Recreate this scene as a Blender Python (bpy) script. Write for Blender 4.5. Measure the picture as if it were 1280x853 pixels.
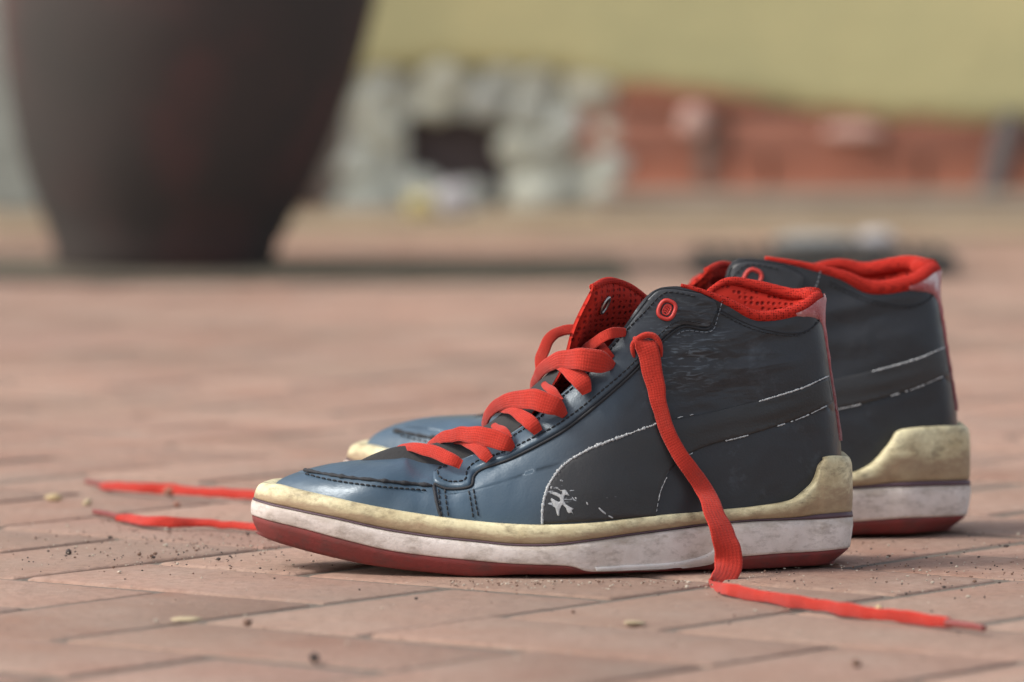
import bpy, bmesh, math, random
from mathutils import Vector, Matrix, noise
from mathutils.bvhtree import BVHTree
from mathutils.geometry import delaunay_2d_cdt

random.seed(7)
for _o in list(bpy.data.objects): bpy.data.objects.remove(_o)
S = bpy.context.scene
COL = S.collection

# ------------------------------------------------------------------ camera
FP = 7180.0                       # focal length in photo pixels
PITCH = math.atan(426.5 / FP)
DN = 2.907                        # ground distance to the near shoe's side plane (y = 0)
H = DN * math.tan(PITCH + math.atan(291.5 / FP))
cam_d = bpy.data.cameras.new('camera'); cam = bpy.data.objects.new('camera', cam_d); COL.objects.link(cam)
cam_d.sensor_width = 36; cam_d.lens = FP / 1280 * 36
cam_d.clip_start = .05; cam_d.clip_end = 400
cam.location = (0, -DN, H); cam.rotation_euler = (math.pi/2 - PITCH, 0, 0)
cam_d.dof.use_dof = True; cam_d.dof.focus_distance = 2.935; cam_d.dof.aperture_fstop = 7.2
S.camera = cam

# ------------------------------------------------------------------ world + sun
SUN_EL, SUN_AZ = math.radians(44), math.radians(-101)      # azimuth from +y (north) clockwise
w = bpy.data.worlds.new('World'); S.world = w; w.use_nodes = True
nt = w.node_tree; bg = nt.nodes['Background']
sky = nt.nodes.new('ShaderNodeTexSky'); sky.sky_type = 'NISHITA'; sky.sun_disc = False
sky.sun_elevation = SUN_EL; sky.sun_rotation = SUN_AZ
sky.air_density = 1.0; sky.dust_density = 3.0; sky.ozone_density = 1.0
hs = nt.nodes.new('ShaderNodeHueSaturation'); hs.inputs['Saturation'].default_value = .5      # thin cloud: a whiter sky
nt.links.new(sky.outputs[0], hs.inputs['Color']); nt.links.new(hs.outputs[0], bg.inputs[0]); bg.inputs[1].default_value = .15
sl = bpy.data.lights.new('sun', 'SUN'); so = bpy.data.objects.new('sun', sl); COL.objects.link(so)
sl.energy = 1.5; sl.angle = math.radians(13); sl.color = (1, .95, .88)
sd = Vector((math.sin(SUN_AZ)*math.cos(SUN_EL), math.cos(SUN_AZ)*math.cos(SUN_EL), math.sin(SUN_EL)))
so.rotation_euler = sd.to_track_quat('Z', 'Y').to_euler(); so.location = sd*8
S.view_settings.view_transform = 'Standard'; S.view_settings.look = 'None'
S.view_settings.exposure = .64; S.view_settings.gamma = 1

# ------------------------------------------------------------------ helpers
CP, SP = math.cos(PITCH), math.sin(PITCH)
CAM = Vector((0, -DN, H))
def ray(px, py):
    a, b = (px-640)/FP, (426.5-py)/FP
    return Vector((a, CP + b*SP, -SP + b*CP))
def L(px, py, y):
    """point of the photo (px,py) lying at world depth y"""
    d = ray(px, py); t = (y + DN)/d.y
    return CAM + d*t
def G(px, py, z=0.):
    d = ray(px, py); t = (z-H)/d.z
    return CAM + d*t
def lerp_tab(tab, x):
    if x <= tab[0][0]: return tab[0][1]
    for (a, b), (c, d) in zip(tab, tab[1:]):
        if x <= c: return b + (d-b)*(x-a)/(c-a)
    return tab[-1][1]
def sm(t): t = max(0., min(1., t)); return t*t*(3-2*t)
def cr(p0, p1, p2, p3, t):
    return .5*((2*p1) + (p2-p0)*t + (2*p0-5*p1+4*p2-p3)*t*t + (3*p1-p0-3*p2+p3)*t**3)
def spline(pts, n, closed=False):
    """n samples per span"""
    out = []; m = len(pts)
    spans = m if closed else m-1
    for i in range(spans):
        if closed: q = [pts[(i+k) % m] for k in (-1, 0, 1, 2)]
        else: q = [pts[max(0, i-1)], pts[i], pts[i+1], pts[min(m-1, i+2)]]
        for k in range(n): out.append(cr(*q, k/n))
    if not closed: out.append(pts[-1].copy() if hasattr(pts[-1], 'copy') else pts[-1])
    return out
def resample(pts, step):
    out = [pts[0]]; acc = 0
    for a, b in zip(pts, pts[1:]):
        l = (b-a).length
        if l < 1e-9: continue
        d = step - acc
        while d <= l: out.append(a.lerp(b, d/l)); d += step
        acc = l - (d-step)
    return out

XFORM = None      # applied to all shoe geometry of the second shoe
def mesh_obj(name, verts, faces, mat, parent=None, smooth=True, uvs=None, mats=None, fm=None):
    if XFORM: verts = [XFORM(Vector(v)) for v in verts]
    me = bpy.data.meshes.new(name); me.from_pydata([tuple(v) for v in verts], [], faces)
    if mats:
        for q in mats: me.materials.append(q)
        if fm: me.polygons.foreach_set('material_index', fm)
    else: me.materials.append(mat)
    me.polygons.foreach_set('use_smooth', [smooth]*len(me.polygons))
    if uvs:
        uvl = me.uv_layers.new(name='UVMap')
        buf = []
        for l in me.loops: buf += uvs[l.vertex_index]
        uvl.data.foreach_set('uv', buf)
    me.update()
    o = bpy.data.objects.new(name, me); COL.objects.link(o)
    if parent: o.parent = parent
    return o
def tag(o, label=None, cat=None, group=None, kind=None):
    if label: o['label'] = label
    if cat: o['category'] = cat
    if group: o['group'] = group
    if kind: o['kind'] = kind
    return o
def empty(name, loc, label, cat, group=None):
    o = bpy.data.objects.new(name, None); COL.objects.link(o); o.location = loc
    o.empty_display_size = .05
    return tag(o, label, cat, group)
def fix_parent(child, root):
    child.parent = root; child.matrix_parent_inverse = Matrix.Translation(-root.location)
def grid_faces(nu, nv, closed_u=False, closed_v=False, flip=False):
    f = []
    for i in range(nu if closed_u else nu-1):
        for j in range(nv if closed_v else nv-1):
            a, b = i*nv+j, ((i+1) % nu)*nv+j
            c, d = ((i+1) % nu)*nv+(j+1) % nv, i*nv+(j+1) % nv
            f.append((a, d, c, b) if flip else (a, b, c, d))
    return f
def tube(path, rad, sides=8, closed=False, caps=True):
    """verts, faces, uvs of a tube; rad number or list"""
    n = len(path); vs = []; uv = []; up = None; run = 0
    for i, p in enumerate(path):
        a = path[(i-1) % n] if closed else path[max(0, i-1)]
        b = path[(i+1) % n] if closed else path[min(n-1, i+1)]
        t = (b-a).normalized() if (b-a).length > 1e-9 else Vector((1, 0, 0))
        if up is None:
            up = Vector((0, 0, 1)) if abs(t.z) < .9 else Vector((0, 1, 0))
        up = (up - t*up.dot(t)).normalized(); side = t.cross(up)
        r = rad[i] if isinstance(rad, (list, tuple)) else rad
        if i: run += (p-path[i-1]).length
        for k in range(sides):
            an = 2*math.pi*k/sides
            vs.append(p + (up*math.cos(an) + side*math.sin(an))*r); uv.append((k/sides, run))
    f = grid_faces(n, sides, closed, True)
    if caps and not closed:
        f.append(tuple(range(sides))); f.append(tuple(range((n-1)*sides, n*sides))[::-1])
    return vs, f, uv
class MB:
    def __init__(s): s.v = []; s.f = []; s.u = []
    def add(s, v, f, u=None):
        o = len(s.v); s.v += v; s.f += [tuple(i+o for i in q) for q in f]; s.u += u if u else [(0, 0)]*len(v)
    def build(s, name, mat, parent=None, smooth=True): return mesh_obj(name, s.v, s.f, mat, parent, smooth, s.u)

# ------------------------------------------------------------------ materials
def nodes(name):
    m = bpy.data.materials.new(name); m.use_nodes = True
    return m, m.node_tree, m.node_tree.nodes['Principled BSDF']
class NB:
    def __init__(s, nt): s.t = nt
    def n(s, typ, **kw):
        q = s.t.nodes.new(typ)
        for k, v in kw.items():
            if k in q.inputs: q.inputs[k].default_value = v
            else: setattr(q, k, v)
        return q
    def l(s, a, b): s.t.links.new(a, b)
    def coord(s, kind='Object', scale=(1, 1, 1), rot=(0, 0, 0)):
        tc = s.n('ShaderNodeTexCoord'); mp = s.n('ShaderNodeMapping')
        mp.inputs['Scale'].default_value = scale; mp.inputs['Rotation'].default_value = rot
        s.l(tc.outputs[kind], mp.inputs[0]); return mp.outputs[0]
    def noise(s, vec, scale, detail=4, rough=.6, dist=0):
        q = s.n('ShaderNodeTexNoise', Scale=scale, Detail=detail, Roughness=rough, Distortion=dist)
        s.l(vec, q.inputs['Vector']); return q.outputs['Fac']
    def ramp(s, fac, stops):
        q = s.n('ShaderNodeValToRGB'); e = q.color_ramp.elements
        e[0].position, e[0].color = stops[0][0], (*stops[0][1], 1) if len(stops[0][1]) == 3 else stops[0][1]
        e[1].position, e[1].color = stops[-1][0], (*stops[-1][1], 1)
        for p, c in stops[1:-1]:
            x = e.new(p); x.color = (*c, 1)
        s.l(fac, q.inputs[0]); return q.outputs[0]
    def mix(s, fac, a, b, mode='MIX'):
        q = s.n('ShaderNodeMix', data_type='RGBA', blend_type=mode)
        for v, i in ((fac, 0), (a, 6), (b, 7)):
            if hasattr(v, 'is_output') or isinstance(v, bpy.types.NodeSocket): s.l(v, q.inputs[i])
            else: q.inputs[i].default_value = v if i == 0 else (*v, 1)
        return q.outputs[2]
    def math(s, op, a, b=0., clamp=False):
        q = s.n('ShaderNodeMath', operation=op, use_clamp=clamp)
        for v, i in ((a, 0), (b, 1)):
            if isinstance(v, bpy.types.NodeSocket): s.l(v, q.inputs[i])
            else: q.inputs[i].default_value = v
        return q.outputs[0]
    def bump(s, h, strength, dist, normal=None):
        q = s.n('ShaderNodeBump', Strength=strength, Distance=dist)
        s.l(h, q.inputs['Height'])
        if normal: s.l(normal, q.inputs['Normal'])
        return q.outputs[0]
def g3(v): return (v, v, v)

def leather(name, col, rough=.4, spec=.5, crease=True, worn=.0, rear=None):
    m, nt, b = nodes(name); k = NB(nt)
    v = k.coord('Object')
    n1 = k.noise(v, 18, 3, .55); n2 = k.noise(v, 260, 4, .6)
    c = k.mix(k.ramp(n1, [(.35, g3(0)), (.7, g3(1))]), tuple(x*.78 for x in col), tuple(x*1.2 for x in col))
    if rear:      # sky reflection painted in: slate toe blending to near-black ankle on one leather
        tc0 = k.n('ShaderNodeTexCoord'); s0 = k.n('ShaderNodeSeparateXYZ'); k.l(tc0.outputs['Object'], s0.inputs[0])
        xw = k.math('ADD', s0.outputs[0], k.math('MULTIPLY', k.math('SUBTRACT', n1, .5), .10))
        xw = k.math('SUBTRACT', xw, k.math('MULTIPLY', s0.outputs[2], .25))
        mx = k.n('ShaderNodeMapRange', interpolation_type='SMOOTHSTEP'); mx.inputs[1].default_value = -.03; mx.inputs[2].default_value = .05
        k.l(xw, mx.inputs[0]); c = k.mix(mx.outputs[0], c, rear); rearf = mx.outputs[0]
    # scuffs: thin pale scratches
    vs = k.coord('Object', (22, 22, 150), (0, .5, 0)); sc = k.noise(vs, 6, 5, .7)
    msk = k.ramp(sc, [(.70, g3(0)), (.80, g3(1))])
    if worn: c = k.mix(k.math('MULTIPLY', msk, worn), c, (.35, .36, .37))
    if worn:
        for (qx, qy, rad_, thr) in ((700, 620, .0125, .60), (716, 636, .009, .62), (1015, 505, .022, .66), (930, 530, .02, .72), (760, 630, .012, .69)):
            ctr = L(qx, qy, -.015)
            vm = k.n('ShaderNodeVectorMath', operation='DISTANCE'); k.l(v, vm.inputs[0]); vm.inputs[1].default_value = ctr
            fall = k.n('ShaderNodeMapRange'); fall.inputs[1].default_value = rad_*.5; fall.inputs[2].default_value = rad_*1.25
            fall.inputs[3].default_value = 0; fall.inputs[4].default_value = .4
            k.l(vm.outputs['Value'], fall.inputs[0])
            ns_ = k.noise(k.coord('Object', (1, 1, .8) if rad_ < .0115 else (.35, .35, 2.4), (0, -.4, 0)), 210 if rad_ < .012 else 260, 3, .6, .8)
            mk = k.math('SUBTRACT', ns_, fall.outputs[0]); mk = k.ramp(mk, [(thr, g3(0)), (thr+.02, g3(.9))])
            c = k.mix(mk, c, (.42, .44, .46))
    k.l(c, b.inputs['Base Color'])
    r = k.ramp(k.noise(v, 45, 4, .6), [(.3, g3(rough-.08)), (.75, g3(rough+.14))])
    k.l(r, b.inputs['Roughness']); b.inputs['Specular IOR Level'].default_value = spec
    if rear: k.l(k.math('SUBTRACT', spec, k.math('MULTIPLY', rearf, spec*.5)), b.inputs['Specular IOR Level'])     # less gloss toward the dark ankle end
    if spec > .5: b.inputs['Specular Tint'].default_value = (.84, .93, 1, 1)  # blue tint added to the gloss to suggest reflected sky
    nrm = k.bump(n2, .22, .0006)
    pebble = k.n('ShaderNodeTexVoronoi', Scale=900.); k.l(v, pebble.inputs['Vector'])
    nrm = k.bump(pebble.outputs['Distance'], .12, .0004, nrm)
    if crease:
        vc = k.coord('Object', (20, 20, 78), (0, -.3, 0)); cn = k.noise(vc, 1.0, 2, .45, 1.0)
        # creases gather at the ankle, nearly none at the toe
        tc = k.n('ShaderNodeTexCoord'); sx = k.n('ShaderNodeSeparateXYZ'); k.l(tc.outputs['Object'], sx.inputs[0])
        mr = k.n('ShaderNodeMapRange'); mr.inputs[1].default_value = -.02; mr.inputs[2].default_value = .09
        k.l(sx.outputs[0], mr.inputs[0])
        mz = k.n('ShaderNodeMapRange'); mz.inputs[1].default_value = .05; mz.inputs[2].default_value = .1
        k.l(sx.outputs[2], mz.inputs[0])
        h = k.math('MULTIPLY', cn, k.math('MULTIPLY', mr.outputs[0], k.math('ADD', mz.outputs[0], .12)))
        vd = k.n('ShaderNodeVectorMath', operation='DISTANCE'); k.l(v, vd.inputs[0]); vd.inputs[1].default_value = L(880, 425, .02)
        fd = k.n('ShaderNodeMapRange', interpolation_type='SMOOTHSTEP'); fd.inputs[1].default_value = .012; fd.inputs[2].default_value = .055; fd.inputs[3].default_value = 1; fd.inputs[4].default_value = .05
        k.l(vd.outputs['Value'], fd.inputs[0]); h = k.math('MULTIPLY', h, fd.outputs[0])
        nrm = k.bump(h, .7, .0045, nrm)
        # pale scuffs and painted crease highlights: streaks at the ankle, flecks all over
        vd2 = k.n('ShaderNodeVectorMath', operation='DISTANCE'); k.l(v, vd2.inputs[0]); vd2.inputs[1].default_value = L(862, 432, .0)
        f2 = k.n('ShaderNodeMapRange', interpolation_type='SMOOTHSTEP'); f2.inputs[1].default_value = .006; f2.inputs[2].default_value = .036; f2.inputs[3].default_value = 1; f2.inputs[4].default_value = 0
        k.l(vd2.outputs['Value'], f2.inputs[0])
        st = k.noise(k.coord('Object', (30, 30, 150), (0, .22, 0)), 3.2, 3, .6, 1.5)
        st = k.ramp(st, [(.52, g3(0)), (.74, g3(.5))])
        fr_ = k.noise(k.coord('Object', (1, 1, 1)), 30, 5, .7); fr_ = k.ramp(fr_, [(.60, g3(0)), (.74, g3(.35))])
        c = k.mix(k.math('MULTIPLY', st, f2.outputs[0]), c, (.28, .35, .40))
        c = k.mix(k.math('MULTIPLY', fr_, k.ramp(st, [(.0, g3(.6)), (.6, g3(1))])), c, (.15, .18, .21))
        k.l(c, b.inputs['Base Color'])
        big = k.noise(v, 28, 2, .5, .6)
        nrm = k.bump(big, .5, .004, nrm)
    k.l(nrm, b.inputs['Normal'])
    return m
M = {}
SHOE0 = Vector((0, 0, 0))
M['leather'] = leather('dark_leather_sky_tint', (.052, .088, .124), .36, .6, rear=(.036, .036, .038))
M['leather_dark'] = leather('black_leather', (.030, .030, .032), .38, .5)
M['stripe'] = leather('stripe_leather', (.026, .0255, .0255), .40, .45, False, .22)
def thread(name, col):
    m, nt, b = nodes(name); k = NB(nt); b.inputs['Base Color'].default_value = (*col, 1)
    b.inputs['Roughness'].default_value = .75
    k.l(k.bump(k.noise(k.coord('Object'), 1800, 2), .5, .0005), b.inputs['Normal']); return m
M['thread'] = thread('dark_thread', (.018, .019, .022))
M['thread_pale'] = thread('worn_thread', (.16, .18, .20))

def lace_mat():
    m, nt, b = nodes('red_lace'); k = NB(nt)
    tc = k.n('ShaderNodeTexCoord'); sx = k.n('ShaderNodeSeparateXYZ'); k.l(tc.outputs['UV'], sx.inputs[0])
    u, v = sx.outputs[0], sx.outputs[1]
    rib = k.math('SINE', k.math('MULTIPLY', u, 2*math.pi*7))
    wv = k.math('SINE', k.math('MULTIPLY', k.math('ADD', v, k.math('MULTIPLY', k.math('ABSOLUTE', rib), .0006)), 2*math.pi/.0013))
    h = k.math('ADD', k.math('MULTIPLY', rib, .45), k.math('MULTIPLY', wv, .45))
    o = k.coord('Object'); n = k.noise(o, 90, 4, .6)
    c = k.mix(k.ramp(n, [(.3, g3(0)), (.7, g3(1))]), (.44, .026, .014), (.58, .038, .020))
    c = k.mix(k.math('MULTIPLY_ADD', h, .0, clamp=True) if False else k.math('MULTIPLY', k.math('ADD', h, 1.05), .5, True), tuple(x*.72 for x in (.5, .034, .018)), c)
    c = k.mix(k.ramp(k.noise(o, 35, 5, .7), [(.52, g3(0)), (.75, g3(.45))]), c, (.30, .045, .03))
    k.l(c, b.inputs['Base Color']); b.inputs['Roughness'].default_value = .85
    b.inputs['Sheen Weight'].default_value = .15; b.inputs['Specular IOR Level'].default_value = .2
    nr = k.bump(h, .4, .0005); nr = k.bump(k.noise(o, 120, 3, .6), .5, .0015, nr); nr = k.bump(k.noise(o, 2500, 2), .3, .0003, nr)
    k.l(nr, b.inputs['Normal']); return m
M['lace'] = lace_mat()
def simple(name, col, rough=.5, metallic=0., bumps=(), spec=.5):
    m, nt, b = nodes(name); k = NB(nt); v = k.coord('Object')
    c = k.mix(k.noise(v, 60, 4), tuple(x*.8 for x in col), tuple(min(1, x*1.2) for x in col))
    k.l(c, b.inputs['Base Color']); b.inputs['Roughness'].default_value = rough
    b.inputs['Metallic'].default_value = metallic; b.inputs['Specular IOR Level'].default_value = spec
    nr = None
    for sc, st, di in bumps: nr = k.bump(k.noise(v, sc, 4), st, di, nr)
    if nr: k.l(nr, b.inputs['Normal'])
    return m
M['aglet'] = simple('aglet_plastic', (.20, .035, .028), .35)
M['red_rubber'] = simple('red_badge_rubber', (.50, .035, .025), .5)
M['eyelet'] = simple('steel_eyelet', (.45, .43, .40), .35, .9)
def mesh_fabric(name, c1, c2, scale):
    m, nt, b = nodes(name); k = NB(nt); v = k.coord('Object')
    vo = k.n('ShaderNodeTexVoronoi', Scale=scale, Randomness=.25); k.l(v, vo.inputs['Vector'])
    d = k.ramp(vo.outputs['Distance'], [(.12, g3(0)), (.42, g3(1))])
    k.l(k.mix(d, c1, c2), b.inputs['Base Color']); b.inputs['Roughness'].default_value = .9
    b.inputs['Specular IOR Level'].default_value = .15
    k.l(k.bump(d, .9, .0012), b.inputs['Normal']); return m
M['mesh'] = mesh_fabric('red_mesh_lining', (.15, .012, .010), (.46, .028, .017), 330)
M['collar'] = mesh_fabric('red_knit_collar', (.30, .016, .011), (.45, .026, .016), 800)
M['insole'] = simple('insole_cloth', (.05, .04, .04), .9)
M['tongue'] = simple('tongue_suede', (.042, .041, .041), .85, 0, ((400, .5, .001),), .2)
def suede():
    m, nt, b = nodes('faded_red_suede'); k = NB(nt); v = k.coord('Object')
    n = k.noise(v, 55, 5, .7); f = k.noise(v, 900, 3, .7)
    tc = k.n('ShaderNodeTexCoord'); sx = k.n('ShaderNodeSeparateXYZ'); k.l(tc.outputs['Object'], sx.inputs[0])
    mz = k.n('ShaderNodeMapRange'); mz.inputs[1].default_value = .085; mz.inputs[2].default_value = .139
    k.l(sx.outputs[2], mz.inputs[0])
    a = k.math('ADD', k.math('MULTIPLY', mz.outputs[0], .55), k.math('MULTIPLY', n, .75))
    c = k.ramp(a, [(.38, (.20, .030, .030)), (.80, (.36, .05, .05)), (.92, (.50, .20, .20)), (1., (.74, .62, .62))])
    k.l(c, b.inputs['Base Color']); b.inputs['Roughness'].default_value = .95
    b.inputs['Sheen Weight'].default_value = .4; b.inputs['Specular IOR Level'].default_value = .1
    k.l(k.bump(f, .8, .0012), b.inputs['Normal']); return m
M['suede'] = suede()
def rubber(name, base, stain, dark, amount, rough=.55, sc=1., band=None):
    m, nt, b = nodes(name); k = NB(nt); v = k.coord('Object')
    n = k.noise(v, 32*sc, 6, .7, .3)
    vv = k.coord('Object', (1, 1, 2)); n2 = k.noise(vv, 90*sc, 6, .75)
    n3 = k.noise(v, 300, 4, .8)
    c = k.mix(k.ramp(n, [(.40, g3(0)), (.66, g3(amount))]), base, stain)
    c = k.mix(k.ramp(n2, [(.48, g3(0)), (.70, g3(.85*amount))]), c, dark)
    c = k.mix(k.ramp(n3, [(.66, g3(0)), (.76, g3(.8))]), c, dark)
    vf = k.coord('Object', (40, 40, 420), (0, .1, 0)); n4 = k.noise(vf, 3, 3, .6)
    c = k.mix(k.ramp(n4, [(.70, g3(0)), (.76, g3(.25))]), c, dark)
    if band:      # grime caught along the groove
        tcu = k.n('ShaderNodeTexCoord'); su = k.n('ShaderNodeSeparateXYZ'); k.l(tcu.outputs['UV'], su.inputs[0])
        nb_ = k.noise(k.coord('Object', (1, 1, 2.5)), 45, 5, .7)
        q = k.math('ADD', su.outputs[1], k.math('MULTIPLY', k.math('SUBTRACT', nb_, .5), 1.1))
        mk = k.ramp(q, [(band[0], g3(0)), (band[1], g3(band[2])), (1, g3(band[2]*.8))] if band[0] < band[1] else [(band[1], g3(band[2])), (band[0], g3(0))])
        c = k.mix(mk, c, band[3])
    k.l(c, b.inputs['Base Color']); b.inputs['Roughness'].default_value = rough
    b.inputs['Specular IOR Level'].default_value = .35
    nr = k.bump(k.noise(v, 500, 4, .7), .35, .0006); nr = k.bump(n, .3, .002, nr)
    k.l(nr, b.inputs['Normal']); return m
M['rand'] = rubber('yellowed_cream_rubber', (.74, .67, .42), (.45, .36, .20), (.12, .085, .05), .9, band=(.34, .66, .85, (.30, .20, .12)))
M['midsole'] = rubber('grey_white_rubber', (.74, .67, .62), (.55, .48, .42), (.24, .19, .15), .8, band=(.30, .02, .6, (.36, .29, .22)))
M['pin'] = simple('purple_pinstripe', (.085, .045, .055), .6)
M['outsole'] = rubber('red_outsole_rubber', (.21, .036, .032), (.15, .035, .030), (.08, .045, .04), .8, .7)
M['arch_highlight_mat'] = rubber('arch_highlight_rubber', (.66, .62, .58), (.5, .45, .4), (.25, .2, .17), .4)
M['white_wear'] = simple('worn_white_edge', (.42, .43, .43), .8, 0, ((900, .5, .001),))

# ------------------------------------------------------------------ shoe
def build_shoe(root, spec):
    """root Empty; spec: dict of traced values. All built in world coordinates of the near shoe, then XFORM."""
    def part(o, label=None):
        fix_parent(o, root)
        if label: o['label'] = label
        return o
    E = [(315, .030), (340, .020), (374, .010), (400, .003), (448, -.006), (497, -.011), (540, -.014), (600, -.017), (650, -.020),
         (700, -.022), (755, -.020), (800, -.013), (850, -.005), (900, .004), (960, .013), (1000, .020), (1034, .030)]
    Mm = [(315, .050), (340, .058), (374, .066), (400, .070), (448, .075), (497, .079), (540, .081), (600, .083), (650, .084), (700, .084), (755, .084),
          (800, .086), (850, .088), (900, .091), (960, .093), (1000, .091), (1034, .082)]
    e = lambda p: lerp_tab(E, p); mm = lambda p: lerp_tab(Mm, p); cc = lambda p: (e(p)+mm(p))/2

    # ---- upper ribs: F, M1, M2, O in photo px; ow = half opening width
    fs = spec.get('flap_shift', 0)
    R = [((1048, 640), (1051, 560), (1037, 460), (1025, 369), None, 0),
         ((1036, 648), (1040, 560), (1030, 460), (1018, 376), .017, .002),
         ((1006, 655), (1008, 560), (1000, 465), (996, 391), .026, .006),
         ((960, 660), (955, 570), (950, 480), (950, 398), .030, .013),
         ((900, 668), (900, 580), (903, 490), (912, 381), .030, .008),
         ((850, 674), (852, 590), (860, 490), (875-fs*.6, 365), .029, -.008),
         ((800, 680), (803, 600), (818, 490), (842-fs, 358), .027, -.013),
         ((750, 684), (750, 610), (775, 500), (810-fs*.9, 369-fs*.15), .024, -.013),
         ((700, 686), (703, 620), (734, 525), (770-fs*.3, 422), .021, -.008),
         ((650, 684), (655, 625), (686, 549), (726, 470), .019, -.004),
         ((600, 680), (608, 630), (635, 578), (668, 520), .017, -.002),
         ((540, 672), (553, 632), (580, 602), (612, 557), .015, 0),
         ((480, 662), (500, 626), (528, 602), (556, 580), .013, 0),
         ((404, 646), (436, 611), (472, 590), (510, 573), .009, 0),
         ((333, 622), (352, 598), (404, 582), (482, 574), None, 0)]
    tu = spec.get('toe_up', 0)
    for q_ in (13, 14):
        a_ = R[q_]; R[q_] = (a_[0], (a_[1][0], a_[1][1]-tu*.7), (a_[2][0], a_[2][1]-tu), (a_[3][0], a_[3][1]-tu*.6)) + a_[4:]
    if spec.get('far'): R[2:5] = [q_[:5] + (d_,) for q_, d_ in zip(R[2:5], (.008, .007, .003))]
    K = []; n = len(R)
    for i, (F, A, B, O, ow, dz) in enumerate(R):
        if ow is None:
            y0 = .057 if i == 0 else .040
            K.append([L(*F, y0), L(*A, y0), L(*B, y0), L(*O, y0 if i == 0 else .036)]); continue
        fy = e(F[0])+.003; oy = cc(O[0])-ow
        fr = sm((F[0]-480)/250)
        a1 = .10; a2 = .50 if F[0] > 600 else .42
        K.append([L(*F, fy), L(*A, (e(A[0])+.004)*(1-a1)+oy*a1), L(*B, (e(B[0])+.004)*(1-a2)+oy*a2), L(*O, oy)])
    def mirror(k, i):
        out = []
        for j, p in enumerate(k):
            px = 640 + p.x*2460
            c = cc(px); q = p.copy(); q.y = 2*c - p.y; q.z += R[i][5]*(0, .2, .7, 1)[j]
            out.append(q)
        return out
    KK = K + [mirror(K[i], i) for i in range(n-2, 0, -1)]
    rows = [spline([k[j] for k in KK], 14, True) for j in range(4)]
    NU = len(rows[0]); NV = 56
    V = []
    for i in range(NU):
        c = spline([rows[j][i] for j in range(4)], 18)
        c = [c[min(len(c)-1, round(q*(len(c)-1)/(NV-1)))] for q in range(NV)]
        V += c
    # gentle folds in the leather at the ankle and vamp (real relief)
    nrmls = []
    Fc = grid_faces(NU, NV, True)
    tmp = bpy.data.meshes.new('t'); tmp.from_pydata([tuple(v) for v in V], [], Fc); tmp.update()
    nn = [Vector(v.normal) for v in tmp.vertices]; bpy.data.meshes.remove(tmp)
    cen = Vector((.05, .04, .05))
    sgn = 1 if sum((nn[i].dot(V[i]-cen) > 0) for i in range(0, len(V), 37)) > len(V)/74 else -1
    if sgn < 0: nn = [-x for x in nn]; Fc = grid_faces(NU, NV, True, flip=True)
    def fold(p):
        px = 640+p.x*2460
        a = sm((px-800)/80)*sm((1040-px)/60)*sm((p.z-.055)/.03)*sm((.140-p.z)/.02)
        d = noise.noise(Vector((p.x*16+p.z*20, p.y*6, p.z*95-p.x*26)))*.0014*a
        d += noise.noise(Vector((p.x*40+p.z*30, 3, p.z*300-p.x*60)))*.0002*a
        b = sm((px-470)/40)*sm((640-px)/60)
        d += noise.noise(Vector((p.x*110, p.y*30, p.z*40)))*.0007*b
        return d + noise.noise(p*26)*.0009
    V = [p + nn[i]*fold(p) for i, p in enumerate(V)]
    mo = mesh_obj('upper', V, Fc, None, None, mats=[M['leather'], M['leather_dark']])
    # one leather for the whole upper; its toe-to-ankle tone is painted sky reflection
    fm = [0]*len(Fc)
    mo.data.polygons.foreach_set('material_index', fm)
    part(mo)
    bvh = BVHTree.FromPolygons(V, Fc)
    def hit(px, py):
        d = ray(px, py).normalized(); h = bvh.ray_cast(CAM, d)
        if h[0] is None: return None
        nm = h[1] if h[1].dot(d) < 0 else -h[1]
        return h[0], nm
    def smooth_px(pts, n=8):
        return [Vector((p.x, p.y)) for p in spline([Vector((*p, 0)) for p in pts], n)]
    def patch(name, poly, thick, bev, mat, caster=hit, med=False, base=0.):
        bd = resample([Vector(p) for p in poly] + [Vector(poly[0])], 3.)
        if (bd[0]-bd[-1]).length < 1.5: bd = bd[:-1]
        nb = len(bd)
        area = sum(bd[i].x*bd[(i+1) % nb].y - bd[(i+1) % nb].x*bd[i].y for i in range(nb))
        def dist(p):
            m_ = 1e9
            for i in range(nb):
                a, b = bd[i], bd[(i+1) % nb]; ab = b-a; t = max(0, min(1, (p-a).dot(ab)/max(1e-9, ab.length_squared)))
                m_ = min(m_, (p-a-ab*t).length)
            return m_
        pts = list(bd)
        for q in (bev*.35, bev):
            for i in range(nb):
                t = (bd[(i+1) % nb]-bd[i-1])
                if t.length < 1e-6: continue
                t.normalize(); nv = Vector((-t.y, t.x))*(1 if area > 0 else -1)
                p = bd[i]+nv*q
                if abs(dist(p)-q) < .3: pts.append(p)
        xs = [p.x for p in bd]; ys = [p.y for p in bd]
        st = 4.
        y = min(ys)
        while y < max(ys):
            x = min(xs)
            while x < max(xs):
                p = Vector((x, y))
                ins = False
                for i in range(nb):
                    a, b = bd[i], bd[(i+1) % nb]
                    if (a.y > y) != (b.y > y) and x < (b.x-a.x)*(y-a.y)/(b.y-a.y)+a.x: ins = not ins
                if ins and dist(p) > bev+1.5: pts.append(p)
                x += st
            y += st
        r = delaunay_2d_cdt(pts, [(i, (i+1) % nb) for i in range(nb)], [], 1, 1e-4)
        vs, fs_ = r[0], r[2]
        out = []; ok = []
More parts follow.
